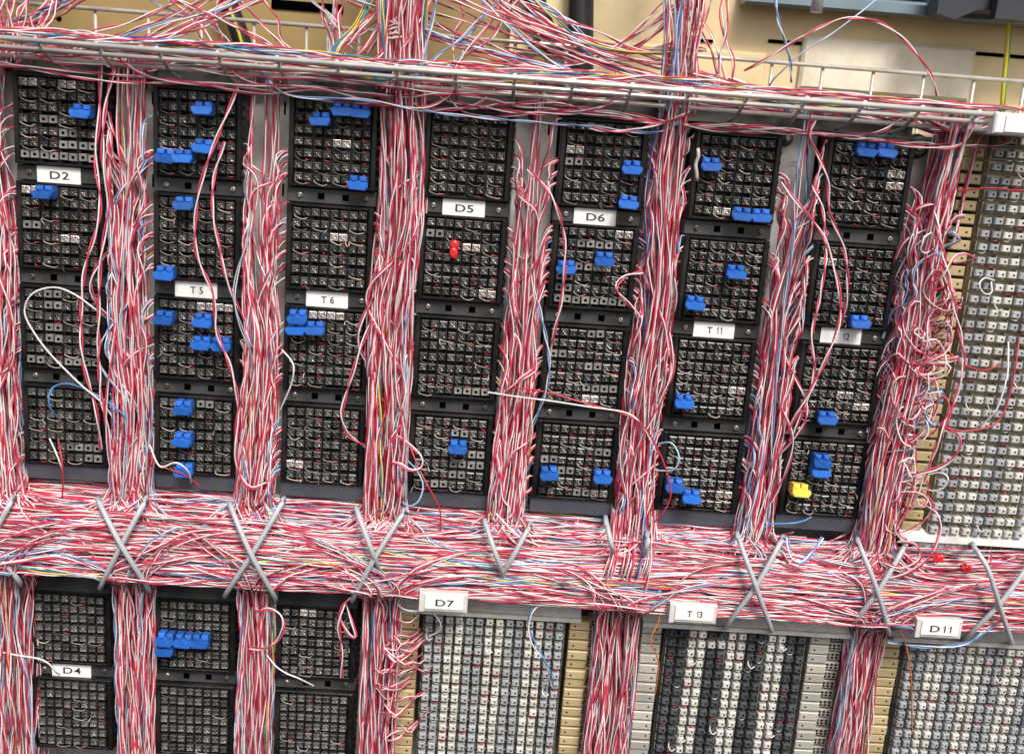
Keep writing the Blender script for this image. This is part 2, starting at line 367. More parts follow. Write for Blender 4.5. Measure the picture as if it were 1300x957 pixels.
# ------------------------------------------------------------------ wire tray
tr = thing('wire_tray', 'long galvanised wire basket tray carrying red and white wires', 'cable tray', tuple(at(650, 110, .01)))
t0 = np.array(tr.location)
def rod(pa, pb, r, nm='rod', n=10):
    c = (np.array(pa)+np.array(pb))/2
    mb = MB(); mb.tube([np.array(pa)-c, np.array(pb)-c], r, n)
    return mb.build(nm, 'galv', tr, tuple(c-t0))
def lvl(pts, Y):          # level rod through the mean height of pixels seen along it
    zz = np.mean([at(px, py, Y)[2] for px, py in pts]); return zz
ZF = lvl([(0, 55), (330, 78), (650, 97), (970, 121), (1300, 142)], -.03)
ZF2 = lvl([(330, 88), (650, 107), (970, 133)], -.022); ZF3 = lvl([(330, 97), (650, 117), (970, 146)], -.008)
ZB = lvl([(52, 9), (325, 28), (650, 52), (970, 77), (1300, 103)], .055)
XL, XR = -.42, .46
rod((XL, -.03, ZF), (XR, -.03, ZF), .0016, n=12); rod((XL, -.022, ZF2), (XR, -.022, ZF2), .0014); rod((XL, -.008, ZF3), (XR, -.008, ZF3), .0014)
rod((XL, .055, ZB), (XR, .055, ZB), .0014); rod((XL, .03, ZF3-.004), (XR, .03, ZF3-.004), .0013)
XU = at(654, 60, .055)[0]-at(588, 55, .055)[0]
x0 = at(654, 60, .055)[0]
for k in range(-12, 13):
    x = x0+k*XU
    if x < XL or x > XR: continue
    mb = MB(); q = [(0, .0565, ZB+.001), (0, .0575, ZF3+.004), (0, .052, ZF3-.004), (0, .03, ZF3-.0065), (0, -.005, ZF3-.0025), (0, -.022, ZF2+.001), (0, -.0305, ZF+.0012)]
    mb.tube([np.array(p)-np.array([0, .01, ZF2]) for p in q], .00115, 8)
    mb.build('upright', 'galv', tr, (x-t0[0], .01-t0[1], ZF2-t0[2]))

# ------------------------------------------------------------------ strut, latch, cables, bracket top
p0 = at(948, 3, .068); p1 = at(1400, 33, .068); zs = at(1130, 16, .068)[2]
st = thing('steel_strut', 'blue grey painted steel strut with slots crossing above the cream wall', 'strut', (p0[0], .068, zs))
L = p1[0]-p0[0]
mb = MB(); mb.prism_x([(0, 0), (.02, 0), (.02, .012), (.003, .006), (0, .006)], 0, L); mb.build('lower_flange', 'strut', st)
mb = MB(); mb.box(0, L, .016, .0195, .0121, .05)
mb.build('web', 'strut', st)
mb = MB()
for i in range(6):
    mb.box(.022+i*.052, .057+i*.052, .0152, .0170, .0175, .030)
mb.build('slot', 'ochre', st)
pb_ = at(1201, 1, .06); 
mb = MB(); mb.disc(0, 0, .0062, 0, .02, 6, cham=.001); mb.disc(0, 0, .003, -.003, 0, 12, cham=.0006)
tag(mb.build('strut_bolt', 'steel', None, (pb_[0], .056, pb_[2])), 'hexagonal steel bolt on the blue grey strut beside the black latch', 'bolt')
pl = at(1186, 18, .05)
mb = MB(); mb.prism([(0, 0), (.012, -.003), (.026, .004), (.115, .006), (.115, .03), (.06, .028), (.02, .02), (0, .026)], -.004, .012)
t = tag(mb.build('latch_arm', 'latch', None, (pl[0], .05, pl[2])), 'black metal latch arm bolted over the end of the strut', 'latch')
pa_ = at(1285, 14, .04); mb = MB(); mb.box(-.012, .012, -.004, .004, -.006, .012); mb.build('latch_foot', 'latch', t, tuple(pa_-np.array(t.location)))
for px, py, mm, lb in ((1036, 16, 'sleeve', 'short grey rod end hanging below the blue grey strut'), (886, 14, 'darkbar', 'dark rod end hanging among the wires above the tray')):
    p = at(px, py, .0); mb = MB(); mb.tube([(0, 0, 0), (.0003, 0, .02), (0, .002, .06)], .0036, 12)
    tag(mb.build('rod_end', mm, None, tuple(p)), lb, 'rod')
for pts, r, lb in (([(278, -40), (292, 10), (306, 50), (322, 110)], .0062, 'thick black cable with thin yellow line behind the tray near T5'),
                   ([(668, -40), (684, 20), (700, 60), (712, 130)], .0075, 'thick black cable leaning behind the grey bracket'),
                   ([(738, -40), (737, 30), (737, 80), (738, 130)], .0088, 'thick upright black cable right behind the fanning wires')):
    P = [at(px, py, .082) for px, py in pts]; c = P[1].copy(); q, _ = smooth_path([p-c for p in P], .006)
    mb = MB(); mb.tube(q, r, 14); o = tag(mb.build('black_cable', 'cable', None, tuple(c)), lb, 'cable')
    if 'yellow' in lb:
        mb = MB(); mb.tube(q+np.array([.001, -r+.0002, 0]), .0011, 6); mb.build('yellow_line', 'earth', o)
p0 = at(647, 62, .062); p1 = at(722, 110, .062)
mb = MB(); mb.bbox(p0[0], p1[0], .06, .064, p1[2], p0[2]-.002, .0008)
br = tag(mb.build('bracket_plate', 'bracket'), 'dark grey bracket plate with round hole behind the tray', 'bracket')
pc = at(683, 80, .06); mb = MB(); mb.annulus(pc[0], pc[2], .0052, .0072, .0585, .0605, 22); mb.build('hole_rim', 'bracket', br)
mb = MB(); mb.disc(pc[0], pc[2], .0051, .0594, .0605, 20); mb.build('hole', 'ochre', br)
P = [at(1282, -20, .07), at(1281, 30, .07), at(1277, 80, .07), at(1272, 140, .07), at(1270, 200, .07)]; q, _ = smooth_path(P, .004)
mb = MB(); mb.tube(q, .0016, 10); o = tag(mb.build('earth_wire', 'earth'), 'yellow and green earth wire hanging in front of the cream wall', 'wire')
mb = MB(); mb.tube(q+np.array([.0009, -.0008, 0]), .0009, 6); mb.build('green_stripe', 'earthg', o)

# ------------------------------------------------------------------ black terminal blocks
def housing_mesh():
    m = MB(); x0, x1, zt, zb = BX0, BX1, BTOP, BBOT; yb = .0095
    m.box(x0, x1, yb, YB, zb, zt)                                           # body
    m.bbox(x0, x0+.0032, .0005, yb+.001, zb, zt, .0006)                      # rims
    m.bbox(x1-.0034, x1, .0005, yb+.001, zb, zt, .0006)
    m.bbox(x0+.0032, x1-.0034, .0008, yb+.001, zt-.0018, zt-.0001, .0004)
    m.bbox(x0+.0032, x1-.0034, .0010, yb+.001, zb+.0001, zb+.0020, .0004)
    for p in range(5):                                                       # dividers between pairs
        xx = (p*2-.5)*CW
        if 0 < p < 4: m.box(xx-.0005, xx+.0005, .0022, yb+.001, zb+.002, zt-.0018)
    for r in range(7):                                                       # ledges
        for p in range(4):
            xx = (p*2-.5)*CW; zz = -r*CH-.0041
            m.box(xx+.0006, xx+2*CW-.0006, .0045, yb+.001, zz-.0006, zz+.0003)
            m.box(xx+.0006, xx+.0016, .0018, yb+.001, zz-.0006, zz+.0016)     # hooks
            m.box(xx+2*CW-.0012, xx+2*CW-.0005, .0016, yb+.001, zz-.0006, zz+.0012)
    for k in range(9):                                                       # ribs on the right flank
        zz = zt-.004-k*(zt-zb-.006)/8
        m.box(x1, x1+.0012, .004, .03, zz-.0009, zz+.0009)
    return m.mesh('housing', 'black')
HM = housing_mesh()
def term_mesh(kind):
    m = MB(); h = .00245; v = .00225
    if kind == 'open':
        m.bbox(-h, h, .0006, .0098, -v, v, .0003, 0)
        m.disc(0, 0, .0010, .0005, .0030, 8, 1); return m.mesh('terminal', ['openface', 'hole'])
    # a cup with a rim and a cross shaped metal heart
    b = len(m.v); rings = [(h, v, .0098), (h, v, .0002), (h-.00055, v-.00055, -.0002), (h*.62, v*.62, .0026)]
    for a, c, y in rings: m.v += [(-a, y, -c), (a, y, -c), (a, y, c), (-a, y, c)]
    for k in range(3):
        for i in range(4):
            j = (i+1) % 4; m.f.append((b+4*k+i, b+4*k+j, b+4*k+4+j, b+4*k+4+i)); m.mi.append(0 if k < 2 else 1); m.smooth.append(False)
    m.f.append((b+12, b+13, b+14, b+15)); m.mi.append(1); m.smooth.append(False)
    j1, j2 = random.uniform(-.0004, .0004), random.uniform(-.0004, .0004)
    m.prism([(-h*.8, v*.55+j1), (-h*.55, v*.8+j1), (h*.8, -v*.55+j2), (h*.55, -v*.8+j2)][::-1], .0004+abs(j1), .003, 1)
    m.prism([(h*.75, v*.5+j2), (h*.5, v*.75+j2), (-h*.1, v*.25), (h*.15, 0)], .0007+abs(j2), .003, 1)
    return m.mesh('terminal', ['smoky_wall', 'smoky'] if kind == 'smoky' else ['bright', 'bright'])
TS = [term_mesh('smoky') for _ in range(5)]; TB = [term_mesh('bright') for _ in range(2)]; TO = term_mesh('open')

def stub_wires(openset, dens):
    ws = Wires()
    for r in range(7):
        for p in range(4):
            if (r, p) in openset or rng.random() > dens*.78: continue
            xa = (p*2)*CW-.0018; xb = (p*2+1)*CW+.0018; z = -r*CH-.0020; j = lambda s=.0005: rng.uniform(-s, s)
            cr = np.array([.50, .44, .36])*rng.uniform(.1, 1.0)**1.3
            k = rng.random()
            if k < .72:
                ws.single([(xa+j(), .0045, z+.0016+j()), (xa+.0003+j(), -.0003+j(), z-.0004), ((xa+xb)/2+j(.001), .0002+j(), z-.0021+j(.0005)), (xb-.002+j(.001), .0006, z-.0018+j()), (xb+j(), .005, z-.0008)], cr, r=.00034, sides=5, step=.0012)
            if k > .35:
                ws.single([(xb-.004+j(), .004, z+.0004), (xb-.003+j(.001), .0009+j(), z-.0014+j()), (xb-.0008+j(.001), .0012, z-.0017+j()), (xb+.0003, .005, z-.0006)], np.array([.33, .02, .03])*rng.uniform(.5, 1.2), r=.00034, sides=5, step=.0012)
            if rng.random() < .10:
                xx = rng.choice([xa, xb]); ws.single([(xx, .004, z), (xx+j(.001), -.0012, z-.001), (xx+j(.002), -.002, z-.003+j(.001))], cr, r=.00034, sides=5, step=.0012)
    return ws
ORD = ['topmost', 'second', 'third', 'fourth']
NTH = ['first', 'second', 'third', 'fourth', 'fifth', 'sixth', 'seventh']
OPENS = {(0, 0): [(3, 1), (4, 2), (5, 3), (6, 0), (6, 1), (6, 2), (6, 3), (5, 2)], (0, 1): [(3, 0)], (0, 2): [(1, 1), (3, 1), (4, 1), (0, 1), (6, 0), (6, 2), (6, 3)], (0, 3): [(5, 2), (5, 3), (6, 3)],
         (1, 3): [(0, 2)], (3, 1): [(1, 0)], (3, 2): [(6, 2), (6, 3)], (3, 3): [(1, 2), (4, 2), (5, 2), (3, 3), (4, 3), (6, 1)],
         (4, 0): [(0, 1), (3, 0)], (4, 1): [(1, 1), (1, 2), (3, 1), (4, 0), (5, 0), (6, 0), (6, 1), (6, 2), (6, 3)], (4, 2): [(0, 2), (2, 0), (3, 2), (5, 2), (5, 3)], (4, 3): [(2, 3), (3, 0), (6, 2), (4, 1)]}
BRI = {(0, 0): [(0, 0), (0, 2)], (0, 1): [(0, 0), (4, 2)], (1, 2): [(0, 2), (0, 3)], (2, 0): [(3, 2)], (2, 1): [(2, 2)], (2, 2): [(0, 2), (0, 1)], (2, 3): [(5, 0)], (3, 1): [(2, 2), (6, 3)],
       (4, 0): [(2, 0)], (4, 1): [(0, 3), (3, 2)], (4, 2): [(6, 2)], (4, 3): [(6, 3)], (5, 0): [(6, 1)], (5, 2): [(4, 3)], (5, 3): [(5, 3)], (6, 0): [(2, 3), (3, 3)], (6, 2): [(4, 2), (5, 3)], (2, 4): [(0, 1)], (6, 1): [(1, 0)]}
def make_block(c, b):
    z = GZ[c]-PZ*b if b < 4 else LZ
    if b == 5: z = LZ-PZ
    lab = ('black terminal block, %s in the %s labelled column' % (['topmost', 'second from top', 'third from top', 'bottom one'][b], COLS[c])) if b < 4 else \
          ['black terminal block below the main bundle with the D4 label under it', 'black terminal block below the main bundle holding four blue clips', 'black terminal block below the main bundle beside the D7 panel'][c]
    if b == 5: lab = 'black terminal block under the lower strip of the %s column' % COLS[c]
    t = thing('terminal_block', lab, 'terminal block', (GX[c], 0, z), 'black terminal blocks')
    obj('housing', HM, t)
    op = set(OPENS.get((c, b), [])); bri = set(BRI.get((c, b), []))
    for r in range(7):
        for k in range(8):
            p = (r, k//2)
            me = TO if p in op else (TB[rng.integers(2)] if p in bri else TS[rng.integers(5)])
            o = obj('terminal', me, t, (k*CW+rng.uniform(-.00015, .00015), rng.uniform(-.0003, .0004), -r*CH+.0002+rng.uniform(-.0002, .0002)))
            o.rotation_euler = (rng.uniform(-.06, .06), rng.uniform(-.05, .05), rng.uniform(-.06, .06))
    s = stub_wires(op, .92 if b < 4 else .35).build('terminal_wiring', t); s['kind'] = 'stuff'
    return t
for c in range(7):
    for b in range(4): make_block(c, b)
for c in range(3): make_block(c, 4); make_block(c, 5)

# strips between blocks, with holes or labels
SLAB = {(0, 0): 'D2', (1, 1): 'T 5', (2, 1): 'T 6', (3, 0): 'D5', (4, 0): 'D6', (5, 1): 'T 11', (6, 1): 'T 12', (0, 4): 'D4'}
def label_plate(text, parent, x, y, z, wd=.0262, ht=.0098, tilt=0.0):
    lp = MB().box(-wd/2, wd/2, -.0006, 0, -ht/2, ht/2).build('label_plate', 'label', parent, (x, y, z)); lp.rotation_euler = (0, tilt, 0)
    D = text.startswith('D')
    lettering(text, .0064 if D else .0060, 1.5 if D else .95, lp, (.0004, -.0007, -.0002))
    return lp
def make_strip(c, b):
    z = (GZ[c]-PZ*b if b < 4 else LZ)+BBOT-.0004; h = PZ-(BTOP-BBOT)-.0008
    tx = SLAB.get((c, b))
    where = 'under the %s block, %s column' % (ORD[b], COLS[c]) if b < 3 else 'under the lower block, %s column' % COLS[c]
    t = thing('divider_strip', 'black strip with %s %s' % ('white label '+tx if tx else 'two square holes', where), 'strip', (GX[c], 0, z), 'strips between the black blocks')
    m = MB(); m.bbox(BX0-.0008, BX1+.0008, .0045, YB, -h, 0, .0006, 0); m.box(BX0+.0035, BX1-.0035, .0040, .006, -.0012, -.0006, 0)
    m.build('strip_body', 'black_strip', t)
    if tx:
        label_plate(tx, t, .0192+random.uniform(-.0006, .0006), .0042, -h/2-.0003, tilt=random.uniform(-.01, .01))
    else:
        for xx in (.0138, .0288):
            MB().box(-.0020, .0020, -.0003, .001, -.0019, .0019).build('square_hole', 'hole', t, (xx, .0045, -h/2))
    for xx in (.0008, .0412):
        s = MB().disc(0, 0, .0017, -.0012, .001, 12, cham=.0005).build('screw', 'steel' if random.random() < .6 else 'darksteel', t, (xx, .0045, -h/2+random.uniform(-.0004, .0004)))
        MB().box(-.0013, .0013, -.0014, -.0010, -.0002, .0002).build('screw_slot', 'hole', s).rotation_euler = (0, random.uniform(0, 3), 0)
for c in range(7):
    for b in range(3): make_strip(c, b)
for c in range(3): make_strip(c, 4)
for c in range(7):   # end plates below and top caps above each column
    z = GZ[c]-3*PZ+BBOT-.0004
    m = MB(); m.prism_x([(.0025, 0), (.006, -.0105), (YB, -.0105), (YB, 0)], BX0-.0005, BX1+.0005)
    tag(m.build('end_plate', 'endplate', None, (GX[c], 0, z)), 'dark slate sloping end plate under the bottom block of the %s column' % COLS[c], 'end plate', 'end plates')
    z = GZ[c]+BTOP+.0003
    m = MB(); m.bbox(BX0, BX1, .002, YB-.001, 0, .0035, .0006)
    tag(m.build('top_cap', 'dustycap', None, (GX[c], 0, z)), 'dusty black cap along the top of the %s column' % COLS[c], 'cap', 'top caps')
for c in range(3):
    z = LZ+BTOP+.0003
    m = MB(); m.prism_x([(.001, 0), (YB, 0), (YB, .010), (.010, .010)], BX0, BX1)
    tag(m.build('top_cap', 'black_strip', None, (GX[c], 0, z)), 'sloping dusty black cap above the lower block of the %s column' % COLS[c], 'cap', 'top caps')

# bridging clips
CLIPS = [(0, 0, 2, 3), (0, 1, 0, 1), (1, 0, 1, 2), (1, 0, 4, 2), (1, 0, 5, 0), (1, 0, 5, 1), (1, 1, 0, 1), (1, 1, 6, 0), (1, 2, 1, 0), (1, 2, 1, 2), (1, 2, 3, 2), (1, 2, 3, 3),
         (1, 3, 0, 1), (1, 3, 3, 1), (1, 3, 6, 1), (2, 0, 0, 2), (2, 0, 0, 3), (2, 0, 1, 1), (2, 0, 6, 3), (2, 2, 0, 0), (2, 2, 1, 0), (2, 2, 1, 1), (3, 3, 2, 2),
         (4, 0, 3, 3), (4, 0, 6, 3), (4, 1, 2, 2), (4, 1, 3, 0), (4, 3, 4, 0), (4, 3, 4, 3), (5, 0, 2, 0), (5, 0, 6, 2), (5, 0, 6, 3), (5, 1, 2, 2), (5, 1, 5, 0), (5, 2, 5, 0), (5, 3, 4, 0), (5, 3, 5, 1),
         (6, 0, 0, 1), (6, 0, 0, 2), (6, 1, 6, 2), (6, 2, 6, 1), (6, 3, 1, 1), (6, 3, 2, 1), (6, 3, 4, 0), (1, 4, 3, 0), (1, 4, 3, 1), (1, 4, 3, 2), (1, 4, 4, 0)]
def clip_meshes(mt):
    body = MB()
    body.prism_x([(-.0086, -.0044), (-.0092, -.0030), (-.0088, .0000), (-.0060, .0006), (-.0002, .0006), (-.0002, -.0030), (-.0050, -.0046)], -.0052, .0052)
    o_ = [(-.0046, -.0046), (.0046, -.0046), (.0062, -.0022), (.0062, -.0004), (.0054, .0002), (-.0054, .0002), (-.0062, -.0004), (-.0062, -.0022)]
    body.prism(o_, -.0102, -.0085); body.prism([(x*.9, z*.86-.0002) for x, z in o_], -.0106, -.0102)
    lug = MB(); lug.bbox(-.0022, .0022, -.0075, -.0003, .0004, .0034, .0006); lug.bbox(-.0012, .0012, -.0082, -.0074, .0006, .0024, .0003)
    return body.mesh('clip_body', mt), lug.mesh('lug', mt)
CMB = clip_meshes('blue'); CMY = clip_meshes('yellow')
for c, b, r, p in CLIPS:
    z = (GZ[c]-PZ*b if b < 4 else LZ)-r*CH; x = GX[c]+(2*p+.5)*CW
    ye = (c, b, r, p) == (6, 3, 4, 0); col = 'yellow' if ye else 'blue'
    pos = ['first', 'second', 'third', 'fourth'][p]
    blk = ('%s block of the %s column' % (['topmost', 'second', 'third', 'bottom'][b], COLS[c])) if b < 4 else 'lower block beside D4'
    t = thing('bridging_clip', '%s clip in %s terminal row, %s pair, %s' % (col, NTH[r], pos, blk), 'clip', (x, .0005, z), 'bridging clips')
    A, B = CMY if ye else CMB
    obj('clip_body', A, t); obj('lug', B, t, (-.0028, 0, 0)); obj('lug', B, t, (.0028, 0, 0))
    t.rotation_euler = (random.uniform(-.12, .05), random.uniform(-.06, .06), random.uniform(-.08, .08))

# ------------------------------------------------------------------ pale terminal panels
def pale_mesh(mt, h, v):
    m = MB()
    b = len(m.v); rings = [(h, v, .010), (h, v, .0008), (h-.0005, v-.0005, 0)]
    for a, c, y in rings: m.v += [(-a, y, -c), (a, y, -c), (a, y, c), (-a, y, c)]
    for k in range(2):
        for i in range(4):
            j = (i+1) % 4; m.f.append((b+4*k+i, b+4*k+j, b+4*k+4+j, b+4*k+4+i)); m.mi.append(0); m.smooth.append(False)
    hx, hz, s = .0006, 0, .00062                                            # square hole in the face
    o = len(m.v); m.v += [(hx-s, 0, hz-s), (hx+s, 0, hz-s), (hx+s, 0, hz+s), (hx-s, 0, hz+s)]
    i0 = b+8
    for i in range(4):
        j = (i+1) % 4; m.f.append((i0+i, i0+j, o+j, o+i)); m.mi.append(0); m.smooth.append(False)
    q = len(m.v); m.v += [(hx-s, .004, hz-s), (hx+s, .004, hz-s), (hx+s, .004, hz+s), (hx-s, .004, hz+s)]
    for i in range(4):
        j = (i+1) % 4; m.f.append((o+i, o+j, q+j, q+i)); m.mi.append(1); m.smooth.append(False)
    m.f.append((q, q+1, q+2, q+3)); m.mi.append(1); m.smooth.append(False)
    return m.mesh('terminal', [mt, 'hole'])
PM = {k: pale_mesh(k, .0028, .0021) for k in ('twhite', 'tgrey', 'tdark')}
PS = {k: pale_mesh(k, .00245, .0021) for k in ('twhite', 'tgrey', 'tdark')}
def conn_mesh(mt='beige'):
    m = MB(); m.bbox(-.006, .0075, .004, .014, -.0031, .0031, .0006, 0); m.bbox(-.017, -.006, .010, .02, -.0029, .0029, .0005, 0)
    for i in range(3):
        for j in range(2): m.box(-.0155+i*.003, -.0138+i*.003, .0096, .012, -.0018+j*.0022, -.0006+j*.0022, 1)
    m.box(.0035, .0046, .0037, .006, -.0004, .0007, 1)
    return m.mesh('connector', [mt, 'hole'])
CONN = conn_mesh(); CONNW = conn_mesh('palec')
def pale_panel(name, label, x0, ztop, nrow, ncol, dx, dz, patt, body, conn_side=None, lean=0.0):
    t = thing('terminal_board', label, 'terminal board', (x0, .0, ztop))
    m = MB(); W = (ncol-1)*dx
    m.box(-.0045, W+.0045, .0075, YB, -(nrow-1)*dz-dz*.5, dz*.5)
    for r in range(nrow):
        m.bbox(-.0040, W+.0042, .0045, .0080, -r*dz-dz*.46, -r*dz-dz*.28, .0004)
        for c in range(0, ncol+1, 2): m.box(c*dx-dx*.5-.0004, c*dx-dx*.5+.0004, .003, .0078, -r*dz-dz*.3, -r*dz+dz*.42)
    m.build('strip_body', body, t)
    for r in range(nrow):
        for c in range(ncol):
            k = patt(r, c)
            o = obj('terminal', (PS if dx < .007 else PM)[k], t, (c*dx+rng.uniform(-.0002, .0002), rng.uniform(-.0003, .0003), -r*dz+rng.uniform(-.00015, .00015)))
            o.rotation_euler = (rng.uniform(-.05, .05), rng.uniform(-.05, .05), rng.uniform(-.05, .05))
        for sd_ in ({1: (1, -1), -1: (-1,), 2: (1, -1)}[conn_side]):
            o = obj('connector', CONNW if conn_side == 2 else CONN, t, (-.0145 if sd_ < 0 else W+.0145, rng.uniform(-.001, .001), -r*dz))
            if sd_ > 0: o.rotation_euler = (0, math.pi, 0)
    ws = Wires()
    for r in range(nrow):
        for c in range(ncol):
            if rng.random() < .22:
                col = (.35, .03, .04) if rng.random() < .55 else (.5, .48, .46); x = c*dx; z = -r*dz-.0028
                ws.single([(x-.003, .006, z), (x-.001, .0015, z-.0010), (x+.0015, .0018, z-.0008), (x+.004, .006, z)], col, r=.0004, sides=5, step=.0012)
            if rng.random() < .03:
                x = c*dx; z = -r*dz-.0015
                ws.single([(x, .004, z), (x-.0015, -.002, z-.002), (x+.0005, -.0035, z-.0045), (x+.003, -.002, z-.0035)], (.72, .68, .64), r=.00042, sides=5, step=.001)
    ws.build('terminal_wiring', t)['kind'] = 'stuff'
    return t
# the tall pale panel right of the T12 column, four stacked units
YP = 0.0
pA = at(1272, 178, YP); pB = at(1187, 673, YP); x_r = (pA[0]+pB[0])/2
NR = 32; dzr = (pA[2]-pB[2])/(NR-1); dxr = .0072
pr = lambda r, c: 'twhite' if (c//2) % 2 == 1 else 'tgrey'
for u in range(4):
    z = pA[2]-u*8*dzr
    pale_panel('p', 'pale terminal panel of white and grey squares right of T12, %s of four units' % (['topmost', 'second', 'third', 'lowest'][u]), x_r, z, 8, 9, dxr, dzr, pr, 'paneltrim', -1)
def rail(x0, x1, z0, z1, y0, y1, label):
    m = MB(); m.prism_x([(y0, z0), (y1, z0), (y1, z1+.004), (y0+.006, z1+.003), (y0+.0015, z1)], 0, x1-x0)
    return tag(m.build('panel_rail', 'whiterail', None, (x0, 0, 0)), label, 'rail')
zt_ = pA[2]+dzr*.5+.0005
rail(x_r-.022, x_r+.1, zt_, zt_+.0035, .0, YB, 'white rail along the top of the tall pale terminal panel')
zb_ = pB[2]-dzr*.5-.0005
rail(x_r-.022, x_r+.1, zb_-.004, zb_-.0002, .0, YB, 'white rail along the bottom of the tall pale terminal panel')
t = thing('label_holder', 'white label holder on the top rail of the tall pale panel', 'label', tuple(at(1289, 158, -.034)))
MB().bbox(-.012, .028, 0, .008, -.006, .006, .001).build('holder', 'label', t); MB().box(-.006, .022, .008, .036, -.0055, -.003).build('holder_stem', 'whiterail', t); label_plate('D', t, .008, -.0003, 0, .028, .009)
# lower panels D7, T13, D11
def lower(label, px, py, nrow, ncol, dx, dz, patt, body, conn, tx, lpx, lpy, rx0, rx1):
    p = at(px, py, 0)
    pale_panel('p', label, p[0], p[2], nrow, ncol, dx, dz, patt, body, conn)
    z = p[2]+dz*.5+.0006
    xa, xb = at(rx0, py, 0)[0], at(rx1, py, 0)[0]
    m = MB(); m.prism_x([(-.001, z), (YB, z), (YB, z+.011), (.012, z+.011), (.001, z+.0030), (-.001, z+.003)], 0, xb-xa)
    tag(m.build('panel_rail', 'whiterail', None, (xa, 0, 0)), 'dusty white rail along the top of the %s panel' % tx.replace(' ', ''), 'rail')
    q = at(lpx, lpy, -.027)
    t = thing('label_holder', 'white label holder reading %s clipped to a rail under the main bundle' % tx, 'label', tuple(q))
    MB().bbox(-.0155, .0155, 0, .009, -.0072, .0060, .0008).build('holder', 'whiterail', t)
    MB().box(-.008, .008, .009, .034, -.0068, -.0040).build('holder_stem', 'whiterail', t)
    MB().box(-.0155, -.0125, -.0012, .0, -.0068, .0056).build('holder_lip', 'whiterail', t)
    label_plate(tx, t, .0005, -.0003, 0, .0245, .0092)
lower('pale terminal panel under the D7 label with beige connectors', 545, 786, 15, 14, .0068, .0073, lambda r, c: 'twhite' if (c//2) % 2 == 1 else 'tgrey', 'paneldark', 1, 'D7', 563, 764, 500, 738)
DARK = lambda r, c: 'tdark' if (c//2) % 2 == 0 and (r, c//2) not in ((1, 2),) else 'twhite'
lower('terminal panel of charcoal and white squares under the T 13 label', 855, 804, 15, 14, .0068, .0073, DARK, 'panelgrey', 2, 'T 13', 880, 778, 815, 1080)
lower('grey terminal panel with white pairs under the D11 label', 1160, 822, 14, 14, .0068, .0073, lambda r, c: 'twhite' if (c//2) % 2 == 1 else 'tgrey', 'panelgrey', -1, 'D11', 1192, 797, 1132, 1420)

# ------------------------------------------------------------------ vertical wire bundles
ZH1 = np.mean([at(100, 632, -.005)[2], at(650, 664, -.005)[2], at(1150, 690, -.005)[2]])
ZH0 = np.mean([at(100, 742, -.015)[2], at(650, 762, -.015)[2], at(1150, 792, -.015)[2]])
ZHC = (ZH0+ZH1)/2
def horiz_tail(x, sgn, y):
    z1 = rng.uniform(ZH0+.006, ZH1-.004)
    a = rng.uniform(.014, .036); ln = rng.uniform(.10, .30)
    yt = rng.uniform(-.021, -.012) if rng.random() < .4 else y
    return [(x+sgn*a*.3, y*.5+yt*.5, ZH1-.004), (x+sgn*a, yt, (z1+ZH1)/2-.006), (x+sgn*(a+ln*.3), yt*.7+rng.uniform(-.002, .004), z1), (x+sgn*(a+ln*.65), yt*.3+rng.uniform(0, .006), z1+rng.normal(0, .003)), (x+sgn*(a+ln), rng.uniform(.006, .014), z1+rng.normal(0, .004))]
